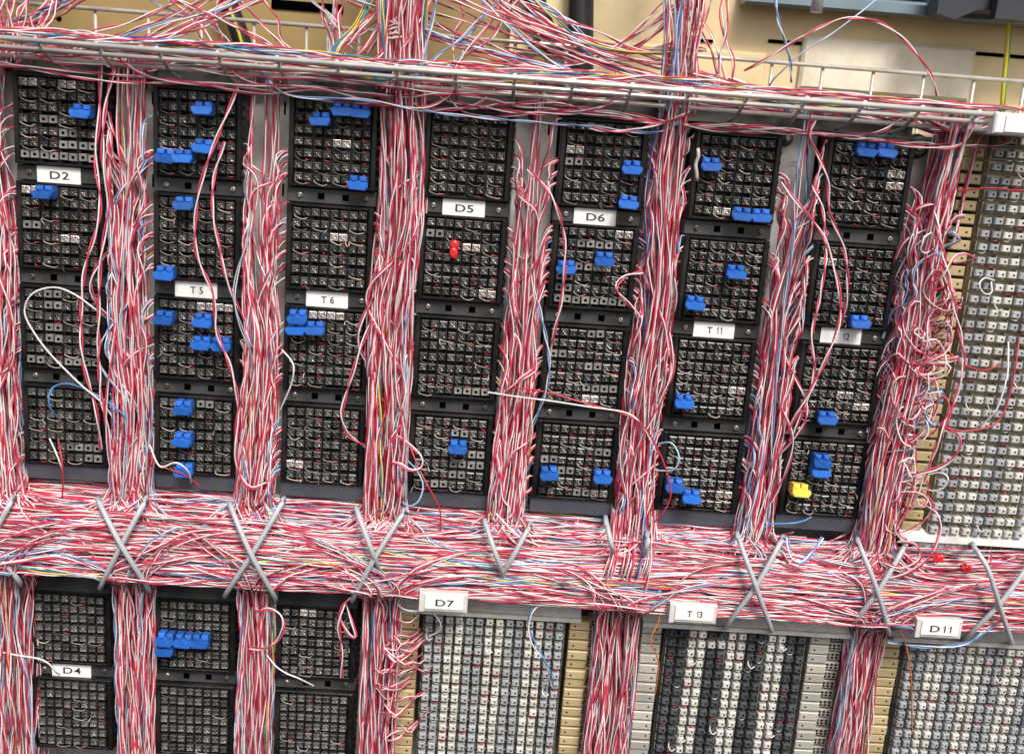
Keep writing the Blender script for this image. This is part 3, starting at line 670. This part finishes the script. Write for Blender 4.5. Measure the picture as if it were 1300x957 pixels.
def vbundle(label, xc, hw, n_thru, n_br, edgeL, edgeR, ztopmax=.05, bow=0.0, depth=.012, yc=.002, topx=0.0, zup=None, sides=(.5), thin=0.75):
    ws = Wires(); wp = rng.uniform(0, 6.28, 2)
    def body(z0, z1, u, v, n):
        pts = []
        for z in np.linspace(z0, z1, n):
            u = np.clip(u+rng.normal(0, .2), -1, 1); v = np.clip(v+rng.normal(0, .22), -1, 1)
            f = np.clip((z-ZH1)/(.05-ZH1), 0, 1)
            w = hw*(1-(1-thin)*f)
            pts.append((xc+.0016*math.sin(z*38+wp[0])+.001*math.sin(z*85+wp[1])+rng.normal(0, .0009)+bow*math.sin(f*math.pi)+u*w+topx*f*f, yc+v*depth*math.sqrt(max(.15, 1-.7*u*u)), z+rng.normal(0, .003)))
        return pts, u
    for i in range(n_thru):
        u, v = rng.uniform(-1, 1, 2); up = zup if zup is not None else ztopmax
        pts, u2 = body(.045, ZH1+.004, u, v, rng.integers(6, 8)); x = pts[-1][0]; top = pts[0]
        if zup:                                                       # on through the tray and out at the top of the picture
            s = rng.normal(0, .012)
            head = [(top[0]+s*1.6+rng.normal(0, .007), rng.uniform(-.01, .04), zup), (top[0]+s+rng.normal(0, .004), rng.uniform(-.008, .035), .135), (top[0]+s*.4, rng.uniform(-.012, .03), .092), (top[0]+rng.normal(0, .002), rng.uniform(-.012, .022), ZF3-.003)]
        else:                                                         # turns into the tray
            sg = rng.choice([-1, 1]); ln = rng.uniform(.03, .15)
            head = [(top[0]+sg*ln, rng.uniform(-.012, .04), ZF3+rng.uniform(.001, .008)), (top[0]+sg*ln*.35, rng.uniform(-.01, .03), ZF3+rng.uniform(.003, .011)), (top[0]+sg*.004, rng.uniform(-.01, .02), ZF3-.002)]
        ws.pair(head+pts+horiz_tail(x, rng.choice([-1, 1]), rng.uniform(-.01, .008)))
    zrows = [GZ[1]-PZ*b-r*CH for b in range(4) for r in range(7)]
    for i in range(n_br):
        zs = rng.choice(zrows[3:] if rng.random() < .8 else zrows)+rng.normal(0, .0012); side = -1 if rng.random() < .5 else 1
        ex = edgeL if side < 0 else edgeR
        pass
        rise = rng.uniform(.008, .026)
        u = side*rng.uniform(.35, .95) if rng.random() < .75 else rng.uniform(-1, 1)
        xin = xc+u*hw; yf = rng.uniform(-.009, .003); ov = rng.uniform(-.002, .0025)
        head = [(ex+side*.005, .013, zs-.001), (ex+side*.0008, rng.uniform(.004, .009), zs+rng.uniform(0, .001)), (ex-side*rng.uniform(.0018, .0032), rng.uniform(.000, .005), zs+ov), (ex-side*rng.uniform(.0042, .006)+(xin-ex)*.1, yf, zs-rise*.35), (xin+(ex-xin)*.22, yf+rng.uniform(-.002, .002), zs-rise*1.2)]
        z0 = zs-rise*2.2-.006
        if z0 < ZH1+.006: z0 = ZH1+.006
        n = max(2, int((z0-ZH1)/.036))
        pts, u2 = body(z0, ZH1+.002, u, rng.uniform(-1, 1), n); x = pts[-1][0]
        if len(pts) > 3 and rng.random() < .16:                       # a slack one bows out over the block edge
            k = rng.integers(1, len(pts)-1); sd2 = rng.choice([-1, 1]); q = pts[k]
            pts[k] = (xc+sd2*((edgeR-edgeL)/2+rng.uniform(-.004, .007)), -.012+rng.uniform(-.004, .002), q[2])
        ws.pair(head+pts+horiz_tail(x, rng.choice([-1, 1]), rng.uniform(-.012, .008)))
    o = ws.build('wire_bundle'); tag(o, label, 'wire bundle', 'vertical wire bundles', 'stuff')
gap = lambda c: (GX[c-1]+BX1, GX[c]+BX0)                      # edges of the channel left of column c
ZUP = .215
def chan(c): a, b = gap(c); return (a+b)/2, (b-a)/2
xc, hg = chan(1)
x0_ = GX[0]+BX0
vbundle('vertical bundle of red and white twisted wires left of the D2 column', x0_-.016, .0140, 42, 56, x0_-.034, x0_, zup=ZUP, topx=-.004, thin=.9)
vbundle('vertical wire bundle between the D2 and T5 columns', xc+.001, .0115, 15, 104, *gap(1), thin=.5, depth=.012)
xc, hg = chan(2); vbundle('vertical wire bundle between the T5 and T6 columns', xc-.001, .0108, 7, 96, *gap(2), thin=.5, depth=.012)
xc, hg = chan(3); vbundle('dense vertical wire bundle between the T6 and D5 columns', xc, .0132, 78, 78, *gap(3), zup=ZUP, thin=1.0, depth=.014, topx=.001)
xc, hg = chan(4); vbundle('vertical wire bundle between the D5 and D6 columns', xc-.001, .0108, 4, 96, *gap(4), thin=.5, depth=.012)
xc, hg = chan(5); vbundle('vertical wire bundle between the D6 and T11 columns', xc-.001, .0115, 34, 86, *gap(5), zup=ZUP, thin=.7, depth=.013)
xc, hg = chan(6); vbundle('vertical wire bundle between the T11 and T12 columns', xc-.001, .0108, 3, 100, *gap(6), thin=.5, depth=.012)
ea = GX[6]+BX1; eb = x_r-.026
vbundle('thick tangled vertical wire bundle between T12 and the beige connectors', (ea+eb)/2-.001, (eb-ea)/2-.002, 46, 112, ea, eb+.004, thin=.5, depth=.015, yc=.0, topx=.008)

# tangled ends between the last bundle and the beige connectors
ws = Wires()
for i in range(80):
    z = rng.uniform(pB[2]+.01, pA[2]-.04); z -= .25*(z-pB[2])*rng.random(); x = eb+rng.uniform(-.012, .003)
    r = rng.uniform(.004, .016)*rng.uniform(.5, 1); a0 = rng.uniform(0, 6.28); tt = np.linspace(0, rng.uniform(.8, 3.6), 5)*rng.choice([-1, 1])
    y0 = rng.uniform(-.02, -.004)
    pts = [(x+r*math.cos(a0+t)*rng.uniform(.8, 1.3), y0+.003*math.sin(t*2), z+r*1.3*math.sin(a0+t)-.0025*k) for k, t in enumerate(tt)]
    pts = [(x+.012, .008, z+rng.uniform(-.006, .006)), (x+.006, .0, z+rng.uniform(-.006, .006))]+pts+[(x-.014, rng.uniform(-.006, .006), pts[-1][2]-.012), (x-.017, .003, pts[-1][2]-.03)]
    if rng.random() < .35: ws.single(pts, np.array(W_)*rng.uniform(.85, 1.05) if rng.random() < .6 else np.array(R_), r=.0006, sides=5)
    else: ws.pair(pts, sides=4)
ws7 = Wires()
for i in range(24):
    p = at(rng.uniform(500, 532), rng.uniform(775, 940), -.008); x, z = p[0], p[2]; rr = rng.uniform(.004, .012)
    sg = rng.choice([-1, 1])
    ws7.pair([(x+.010, .008, z), (x+.004, -.002, z+rng.uniform(-.004, .004)), (x-rr*.5, -.012+rng.uniform(-.005, .005), z+sg*rr*.6), (x-rr-.004, -.008, z+rng.uniform(-.01, .004)), (x-.016, .0, z-.012), (x-.020, .004, z-.035)])
tag(ws7.build('wire_tangle'), 'short tangled wire ends curling into the left connectors of the D7 board', 'wire tangle', None, 'stuff')
tag(ws.build('wire_tangle'), 'tangle of looping red, white and blue wire ends at the beige connectors', 'wire tangle', None, 'stuff')

# ------------------------------------------------------------------ main horizontal bundle
ws = Wires(); ZH0 += .003; ZHC = (ZH0+ZH1)/2; hh = (ZH1-ZH0)/2
for i in range(215):
    full = rng.random() < .5
    if full: xa, xb = -.43, .45
    else:
        xa = rng.uniform(-.43, .25); xb = xa+rng.uniform(.18, .4)
    n = max(4, int((xb-xa)/.05)); u, v = rng.uniform(-1, 1, 2); pts = []
    for x in np.linspace(xa, xb, n):
        u = np.clip(u+rng.normal(0, .16), -1, 1); v = np.clip(v+rng.normal(0, .2), -1, 1)
        yy = -.004-.016*v*math.sqrt(max(.1, 1-.6*u*u))+.018*max(0, u)**2
        dr = .013*max(0, u)*min(1, max(0, (x-.19)/.07)); pts.append((x+rng.normal(0, .005), yy, ZHC+u*hh*.98-.002-dr))
    if not full and rng.random() < .6:
        sg = -1 if rng.random() < .6 else 1
        e = pts[-1]; pts.append((e[0]+.02, .008, ZHC+sg*hh*1.02))
    ws.pair(pts, step=.0064)
for i in range(74):                                                    # long strands lying outermost
    u = rng.uniform(-1, .75); xa, xb = (-.43, .45) if rng.random() < .6 else sorted(rng.uniform(-.43, .45, 2)); pts = []
    if xb-xa < .2: xb = xa+.25
    ph, k = rng.uniform(0, 6.28), rng.uniform(9, 22); n = max(5, int((xb-xa)/.06))
    for i2, x in enumerate(np.linspace(xa, xb, n)):
        u = np.clip(u+rng.normal(0, .10), -1, .8); e = .014 if xb-xa < .8 and i2 in (0, n-1) else 0
        dr = .013*max(0, u)*min(1, max(0, (x-.19)/.07))
        pts.append((x, -.0175-.006*math.sqrt(1-.8*u*u)*rng.uniform(.5, 1)+.006*max(0, u)+e, ZHC+u*hh*.95+.0025*math.sin(x*k+ph)-dr))
    ws.pair(pts, step=.0064)
for i in range(60):
    u = rng.uniform(0, 1); v = rng.uniform(0, 1); pts = []
    for x in np.linspace(-.43, .20, 13):
        u = np.clip(u+rng.normal(0, .12), 0, 1); v = np.clip(v+rng.normal(0, .15), 0, 1)
        pts.append((x, .008+.020*v, ZH1-.012+.013*u))
    ws.pair(pts, step=.0064)
tag(ws.build('wire_bundle'), 'main horizontal bundle of red and white wires under the crossed grey straps', 'wire bundle', None, 'stuff')

# lower vertical bundles
def low_bundle(label, px, hw, n, over=False):
    ws = Wires(); p = at(px, 800, -.004); xc = p[0]
    for i in range(n):
        u, v = rng.uniform(-1, 1, 2); sg = rng.choice([-1, 1]); ln = rng.uniform(.03, .14); z1 = rng.uniform(ZH0+.004, ZH1-.01)
        yf = rng.uniform(-.026, -.014) if over else (rng.uniform(-.026, -.014) if rng.random() < .55 else rng.uniform(-.014, .004))
        if over and rng.random() < .75:
            head = [(xc+.004+u*hw, rng.uniform(-.012, .01), ZH1+.012), (xc+.003+u*hw*1.05, yf+.006, ZH1-.01), (xc+u*hw*1.1, yf, ZHC)]
        else:
            head = [(xc+sg*(.02+ln), rng.uniform(-.016, .006), z1), (xc+sg*(.014+ln*.3), yf, z1-.003), (xc+u*hw*1.25+sg*rng.uniform(.003, .010), yf, ZH0+(z1-ZH0)*.35), (xc+u*hw*1.1+sg*.002, yf*.8, ZH0-.002)]
        pts = []
        for z in np.linspace(ZH0-.016, -.46, 6):
            u = np.clip(u+rng.normal(0, .17), -1, 1); v = np.clip(v+rng.normal(0, .2), -1, 1)
            pts.append((xc+u*hw, .004+v*.014, z))
        ws.pair(head+pts)
    tag(ws.build('wire_bundle'), label, 'wire bundle', 'lower wire bundles', 'stuff')
low_bundle('lower wire bundle left of the D4 block', 14, .0145, 60)
low_bundle('lower wire bundle between the D4 block and its neighbour with blue clips', 170, .0125, 62)
low_bundle('lower wire bundle right of the block with four blue clips', 325, .0115, 56)
low_bundle('lower wire bundle between the last black block and the D7 panel', 484, .0125, 62)
low_bundle('lower wire bundle between the D7 and T13 panels', 785, .0150, 85, True)
low_bundle('lower wire bundle between the T13 and D11 panels', 1106, .0125, 62)

# ------------------------------------------------------------------ wires in and above the tray
ws = Wires()
for i in range(22):
    full = rng.random() < .5; xa = -.43 if full else rng.uniform(-.43, .1); xb = .31 if full else min(.31, xa+rng.uniform(.12, .4))
    n = max(4, int((xb-xa)/.06)); u = rng.uniform(0, 1); v = rng.uniform(-1, 1); pts = []
    for x in np.linspace(xa, xb, n):
        u = np.clip(u+rng.normal(0, .22), 0, 1); v = np.clip(v+rng.normal(0, .3), -1, 1)
        pts.append((x, .008+v*.028, ZF3+.002+u*.0135*(1-.2*abs(v))))
    if rng.random() < .5 and xb > .285: pts += [(xb-.014, .0, ZF3-.002), (xb-.017, .002, ZF3-.03), (xb-.02, .0, ZF3-.07)]
    ws.pair(pts, step=.0064)
for i in range(9):
    xa = rng.uniform(-.43, .0); xb = min(.3, xa+rng.uniform(.2, .5)); ph = rng.uniform(0, 6)
    ws.pair([(x, -.026+rng.uniform(0, .014), ZF+.004+.003*math.sin(x*25+ph)+rng.normal(0, .001)) for x in np.linspace(xa, xb, 9)])
for i in range(4):                                                     # blue and yellow pairs along the tray
    xa = -.43+i*.02; pts = [(x, -.022+rng.uniform(0, .014), ZF+.003+.004*math.sin(x*(14+3*i)+i*2)) for x in np.linspace(xa, .44, 14)]
    ws.pair(pts, ((.02, .22, .36), (.66, .52, .07)) if i < 3 else ((.03, .10, .38), (.08, .34, .5)), pitch=.05)
for i in range(9):                                                    # sagging below the tray
    xa = rng.uniform(-.38, .1); xb = xa+rng.uniform(.14, .36); n = 6; zz = ZF3-rng.uniform(.001, .012)
    pts = [(x, -.012+rng.uniform(-.006, .006), zz+rng.normal(0, .002)) for x in np.linspace(xa, min(xb, .3), n)]
    pts = [(xa-.02, -.008, ZF3+.004)]+pts+[(pts[-1][0]+.02, -.006, ZF3+.004)]
    ws.pair(pts)
tag(ws.build('wire_bundle'), 'loose bundle of red, white and blue wires lying along the tray', 'wire bundle', None, 'stuff')

ws = Wires()
def fan(n, a, b, ya, yb, sa, sb, sag=.01):
    for i in range(n):
        A = at(a[0]+rng.uniform(-sa, sa), a[1]+rng.uniform(-8, 8), ya+rng.uniform(-.02, .02)); B = at(b[0]+rng.uniform(-sb, sb), b[1]+rng.uniform(-6, 6), yb+rng.uniform(-.012, .012))
        q = [A+(B-A)*t+np.array([rng.normal(0, .0018), rng.normal(0, .003), -sag*math.sin(math.pi*t)+rng.normal(0, .0016)]) for t in (0, .22, .45, .7, 1)]
        ws.pair(q)
fan(10, (510, -25), (850, 108), .03, .0, 130, 130, .006)
fan(6, (600, 5), (950, 128), .03, .0, 90, 90, .004)
fan(8, (640, -30), (880, 60), .03, .01, 70, 20, .018)
fan(6, (720, 50), (540, -20), .04, .03, 50, 40, -.012)
fan(7, (870, 5), (650, 60), .03, .02, 30, 60, .02)
fan(12, (40, -20), (10, 78), .02, .0, 60, 18, 0)
fan(10, (120, 66), (330, -25), .01, .03, 60, 50, .004)
fan(8, (0, 40), (140, -25), .02, .02, 30, 40, .003)
fan(8, (330, 75), (250, -20), .01, .03, 60, 100, -.003)
fan(8, (430, 70), (390, -20), .01, .03, 50, 60, -.003)
fan(9, (460, 92), (540, -20), .0, .02, 70, 40, -.006)
fan(5, (560, 95), (640, -20), .0, .03, 40, 60, .0)
fan(6, (900, 100), (890, -20), .01, .03, 30, 30, .0)
fan(5, (1000, 125), (860, 85), .0, .01, 90, 30, .004)
for i in range(3):
    q = [at(470+i*4, -15, .02), at(452+i*3, 30, .01), at(424+i*2, 60, -.005), at(430, 84, -.018), at(480, 102, -.022), at(520, 92, -.02)]
    ws.pair(q, ((.02, .22, .36), (.66, .52, .07)), pitch=.05)
tag(ws.build('wire_fan'), 'loose red and white wires fanning out above the tray', 'wire bundle', None, 'stuff')
ws = Wires()                                                           # the white knot of wire round the rising bundle
c = at(500, 38, -.004)
for i in range(5):
    a = np.linspace(0, 6.28+rng.uniform(0, 2), 9)+rng.uniform(0, 6)
    ws.single([c+np.array([.0042*math.cos(t)+rng.normal(0, .0008), .006*math.sin(t)+.004, .0015*math.sin(t+i)+rng.normal(0, .0008)+(i-2)*.0016]) for t in a], np.array([.80, .55, .56])*rng.uniform(.85, 1.05))
tag(ws.build('wire_knot'), 'pale pink wire knotted round the wires rising above the tray', 'wire knot')

# ------------------------------------------------------------------ single loose wires
RW = (R_, W_); BW = ((.10, .26, .60), (.70, .74, .80)); WH = (.80, .77, .75); BL = (.09, .27, .58); RD = (.52, .03, .05); LV = (.42, .48, .66); OR = (.55, .17, .04); LB = (.40, .58, .75)
LOOSE = [
 ('white wire looping over the third block of the D2 column', WH, -.014, [(150, 415), (120, 392), (95, 374), (70, 365), (44, 371), (32, 388), (35, 408), (60, 445), (100, 486), (130, 512), (150, 540)]),
 ('thin blue wire looping over the bottom block of the D2 column', BL, -.012, [(76, 532), (65, 520), (62, 503), (70, 490), (92, 488), (125, 503), (155, 525), (168, 548)]),
 ('red and white pair hanging down over the D2 column', RW, -.012, [(128, 70), (126, 150), (121, 200), (127, 270), (108, 340), (103, 400), (106, 460), (122, 520), (128, 570)]),
 ('second red and white pair hanging beside the D2 column edge', RW, -.014, [(150, 70), (135, 130), (130, 200), (138, 260), (128, 330), (125, 420), (128, 500), (140, 560), (150, 620)]),
 ('red and white pair crossing the T5 column from top to bottom', RW, -.016, [(312, 85), (290, 140), (262, 210), (250, 260), (249, 320), (270, 372), (275, 420), (292, 465), (302, 510), (299, 560), (303, 598), (318, 619), (340, 612)]),
 ('red pair and white wire hanging down the middle of the T5 column', RW, -.013, [(285, 180), (272, 225), (270, 270), (278, 310), (286, 350), (300, 385), (315, 415)]),
 ('white wire over the bottom clip of the T5 column', WH, -.016, [(190, 565), (203, 592), (223, 587), (238, 597), (243, 612)]),
 ('loose red wire below the bottom clip of the T5 column', RD, -.014, [(190, 580), (205, 592), (233, 602), (254, 617)]),
 ('white and red pair bowing out over the T6 column edge', RW, -.014, [(475, 400), (455, 450), (437, 510), (434, 530), (442, 552), (465, 567)]),
 ('white wire curving over the third block of the T6 column', WH, -.012, [(358, 444), (370, 458), (373, 470), (369, 490), (356, 520)]),
 ('red and white pair curving over the D6 column', RW, -.016, [(670, 215), (690, 235), (706, 262), (716, 300), (717, 340), (712, 385), (704, 420), (696, 455)]),
 ('red and white pair lying under the tray across the top D6 block', RW, -.014, [(743, 161), (765, 166), (790, 167), (823, 161), (861, 149), (880, 140)]),
 ('red and white pair hooking out of the bundle over the D6 column', RW, -.015, [(816, 345), (796, 350), (784, 360), (785, 372), (800, 388), (815, 402)]),
 ('white wire crossing the D6 column to the T11 bundle', WH, -.017, [(620, 498), (660, 504), (700, 509), (745, 516), (795, 524), (815, 540), (832, 572)]),
 ('red wire crossing the D6 column and dropping beside T11', RD, -.016, [(645, 491), (690, 497), (730, 508), (780, 522), (812, 536), (833, 566), (848, 603), (851, 632), (838, 655), (820, 672)]),
 ('pale blue wire arching over the bottom block of the T11 column', LB, -.012, [(836, 563), (852, 562), (861, 575), (861, 588), (853, 597), (832, 597)]),
 ('red and white pair sweeping down over the T12 column', RW, -.020, [(992, 232), (1010, 255), (1030, 278), (1046, 302), (1057, 335), (1066, 372), (1064, 415), (1042, 470), (1015, 520), (998, 550)]),
 ('white and red pair hanging over the first two T12 blocks', RW, -.016, [(1036, 150), (1028, 172), (1040, 200), (1051, 230), (1053, 268), (1070, 312), (1076, 350), (1074, 385), (1068, 412)]),
 ('red and white pair along the left edge of the T12 column', RW, -.018, [(1032, 235), (1045, 270), (1048, 330), (1040, 380), (1030, 430), (1034, 470), (1020, 520), (1002, 560)]),
 ('red and white wire arching high over the cream plate', RW, .02, [(945, 90), (970, 77), (1010, 52), (1045, 33), (1072, 24), (1108, 26), (1138, 42), (1166, 72), (1184, 100), (1190, 122)]),
 ('blue and white wire hanging down the cream wall', BW, .03, [(983, -12), (988, 25), (996, 50), (1003, 78), (1005, 105)]),
 ('lavender blue wire slanting across the cream plate', LV, .03, [(1125, -10), (1090, 18), (1055, 44), (1020, 66), (985, 98), (975, 112)]),
 ('pink and white pair hanging down over the left of the tall pale panel', RW, -.022, [(1188, 270), (1192, 297), (1203, 345), (1213, 395), (1221, 435), (1223, 465), (1211, 511), (1193, 555), (1177, 598), (1158, 640)]),
 ('red wire with a white loop end on the tall pale panel', RD, -.012, [(1195, 436), (1210, 452), (1224, 463), (1249, 470), (1270, 463)]),
 ('long white wire hanging on the tall pale panel', WH, -.010, [(1280, 432), (1280, 455), (1278, 480), (1266, 518), (1250, 536), (1240, 541)]),
 ('long red wire curving round on the tall pale panel', RD, -.012, [(1294, 430), (1290, 460), (1281, 503), (1272, 528), (1258, 541), (1226, 547), (1203, 543), (1190, 535)]),
 ('red wire crossing the upper rows of the tall pale panel', RD, -.010, [(1200, 246), (1230, 241), (1260, 239), (1290, 242), (1310, 240)]),
 ('small white wire ring on the tall pale panel', WH, -.009, [(1262, 356), (1250, 353), (1243, 362), (1250, 373), (1259, 371), (1258, 358)]),
 ('pink wire loop standing out beside the lower beige connectors', RW, -.022, [(1200, 545), (1215, 552), (1219, 565), (1210, 582), (1190, 594), (1165, 602), (1145, 612)]),
 ('white wire loop lying on the lowest rows of the tall panel', WH, -.014, [(1165, 607), (1190, 600), (1203, 605), (1200, 617), (1187, 623), (1172, 620)]),
 ('large red and white loop hanging below the beige connectors', RW, -.026, [(1176, 640), (1190, 652), (1193, 675), (1180, 706), (1150, 728), (1112, 735), (1080, 745)]),
 ('smaller red and white loop left of the large one', RW, -.028, [(1140, 688), (1160, 690), (1169, 702), (1164, 713), (1140, 720), (1105, 706), (1080, 712)]),
 ('blue wire end under the yellow clip block', BL, -.010, [(950, 667), (975, 665), (1005, 664), (1020, 661), (1030, 656)]),
 ('blue and white wires sagging across the D11 panel', BW, -.022, [(1275, 750), (1274, 778), (1249, 802), (1224, 817), (1173, 821), (1127, 814)]),
 ('orange wire running down beside the D11 panel', OR, -.018, [(1122, 764), (1135, 786), (1147, 808), (1154, 838), (1157, 870), (1158, 930)]),
 ('orange wire hanging beside the T13 panel', OR, -.020, [(845, 740), (838, 770), (836, 790), (826, 812), (836, 840), (832, 880)]),
 ('white wire drooping over the right end of the D7 panel', WH, -.018, [(720, 758), (695, 764), (678, 774), (671, 795), (676, 818), (692, 840), (700, 870)]),
 ('blue wire drooping over the right end of the D7 panel', BL, -.017, [(715, 755), (690, 760), (676, 772), (671, 795), (683, 822), (698, 850), (703, 872)]),
 ('white wire curving over the first terminals of the D7 panel', WH, -.014, [(498, 752), (506, 768), (520, 775), (545, 776), (558, 788), (558, 800), (545, 807)]),
 ('red and white loop over the last lower black block', RW, -.016, [(434, 860), (433, 820), (430, 790), (438, 765), (455, 755), (470, 748)]),
 ('bent red and white pair at the edge of the last lower black block', RW, -.018, [(440, 768), (447, 790), (452, 808), (444, 806), (434, 790), (432, 775)]),
 ('pink and white loop beside the lower block with blue clips', RW, -.020, [(318, 822), (335, 823), (352, 813), (360, 795), (356, 780), (340, 773), (325, 776)]),
 ('white wire running down off the lower bundle right of the blue clips', WH, -.016, [(338, 830), (350, 845), (363, 854), (380, 861), (398, 870)]),
 ('white wire reaching the D4 label', WH, -.012, [(-5, 826), (20, 831), (50, 836), (63, 843), (70, 852), (76, 856)]),
 ('pale blue loop below the bottom D5 block', LB, -.014, [(518, 585), (530, 598), (537, 616), (532, 635), (520, 642), (508, 636)]),
 ('red and white pair bowing right below the bottom D5 block', RW, -.016, [(498, 548), (520, 565), (535, 580), (535, 593), (522, 597), (505, 588), (492, 588)]),
 ('single red wire falling past the bottom D5 block into the main bundle', RD, -.016, [(520, 565), (532, 595), (545, 620), (558, 645), (559, 672), (556, 690)]),
 ('white wire crossing over the D5 and D6 bundle', WH, -.022, [(630, 652), (645, 668), (660, 682), (688, 695), (699, 715)]),
 ('blue and white wire bowing below the T12 column', BW, -.026, [(1000, 682), (1002, 700), (1008, 712), (1020, 713), (1032, 700), (1044, 682)]),
 ('thin red wire end on the bottom D2 block', RD, -.010, [(74, 558), (78, 580), (80, 605), (79, 632)]),
 ('thin white wire end on the bottom D2 block', WH, -.010, [(63, 557), (70, 572), (77, 590), (80, 600)]),
]
for lab, col, Y, px in LOOSE:
    ws = Wires(); P = []
    for k, (u, v) in enumerate(px):
        e = min(k, len(px)-1-k); y = Y+(.010 if e == 0 else (.003 if e == 1 else 0))+rng.normal(0, .0008)
        P.append(at(u, v, y))
    if isinstance(col[0], tuple): ws.pair(P, col, sides=6, step=.002, pitch=rng.uniform(.03, .05), r=.00051)
    else: ws.single(P, np.array(col), r=.00055, sides=7, step=.002)
    tag(ws.build('loose_wire'), lab, 'wire')

# ------------------------------------------------------------------ crossed grey straps over the main bundle
XS = [('at the D4 corner of the frame', [(14, 636), (-14, 690)], [(-12, 690), (24, 737)]),
      ('below the D2 and T5 gap', [(126, 638), (155, 694), (188, 746)], [(184, 636), (155, 690), (129, 742)]),
      ('below the T5 and T6 gap', [(293, 643), (318, 702), (348, 756)], [(358, 638), (322, 700), (288, 752)]),
      ('below the T6 and D5 gap', [(453, 648), (470, 694), (481, 722)], [(511, 652), (476, 708), (449, 758)]),
      ('below the D5 and D6 gap', [(616, 664), (630, 705), (640, 732)], [(672, 668), (652, 705), (636, 732)]),
      ('below the D6 and T11 gap', [(769, 660), (776, 690), (779, 700)], [(822, 678), (822, 690), (818, 704)]),
      ('below the T11 and T12 gap', [(937, 682), (958, 740), (978, 796)], [(992, 686), (962, 740), (924, 792)]),
      ('below the thick T12 bundle', [(1090, 689), (1112, 745), (1128, 800)], [(1148, 694), (1116, 748), (1084, 790)]),
      ('right of the D11 label', [(1236, 693), (1254, 722), (1268, 765), (1283, 812)], [(1312, 708), (1270, 765), (1228, 808)])]
for lab, A, B in XS:
    o0 = at(*A[len(A)//2], -.026); t = thing('crossed_strap', 'crossed grey sleeved straps over the main bundle %s' % lab, 'strap', tuple(o0), 'crossed grey straps')
    for k, pts in enumerate((A, B)):
        P = []
        n = len(pts)
        for i, (u, v) in enumerate(pts):
            P.append(at(u, v, -.019 if i in (0, n-1) else (-.0285 if k else -.0315)))
        P = [at(pts[0][0], pts[0][1]-4, .012)]+P+[at(pts[-1][0], pts[-1][1]+3, .012)]
        q, _ = smooth_path([p-o0 for p in P], .003); mb = MB(); mb.tube(q, .00165, 10); mb.build('sleeve', 'sleeve', t)

# ------------------------------------------------------------------ small red caps, white tape tag, metal junction
def cap(px, py, Y, ang, lab):
    p = at(px, py, Y); mb = MB(); mb.tube([(0, 0, -.003), (0, 0, -.0024), (0, 0, .002), (0, 0, .003)], .0024, 12); mb.disc(0, 0, .0026, -.0026, .002, 14, cham=.0007)
    o = mb.build('crimp_connector', 'red', None, tuple(p)); o.rotation_euler = (0, ang, 0); tag(o, lab, 'connector', 'red wire connectors')
cap(577, 311, -.004, .2, 'upper of two round red connectors on the second D5 block'); cap(576, 321, -.0045, -.1, 'lower of two round red connectors on the second D5 block')
cap(1191, 708, -.014, .9, 'red connector hanging under the beige connectors'); cap(1226, 721, -.016, 1.5, 'red connector lying on the main bundle right of T12')
p = at(884, 208, -.010); mb = MB()
q, _ = smooth_path([(0, 0, .009), (.0006, -.001, .004), (-.0004, 0, 0), (.001, 0, -.006), (.0016, .001, -.010)], .002); mb.tube(q, .0011, 8)
tag(mb.build('tape_tag', 'tag', None, tuple(p)), 'crumpled whitish tape tag beside the blue clip on the top T11 block', 'tag')
p = at(1195, 693, .002); t = thing('junction_block', 'small grey screw junction block under the tall pale panel', 'junction block', tuple(p))
MB().bbox(-.019, .019, 0, .02, -.0065, .0065, .001).build('junction_body', 'tgrey', t)
for i in range(4): MB().disc(-.0135+i*.009, 0, .0028, -.001, .001, 12, cham=.0005).build('screw', 'steel', t)
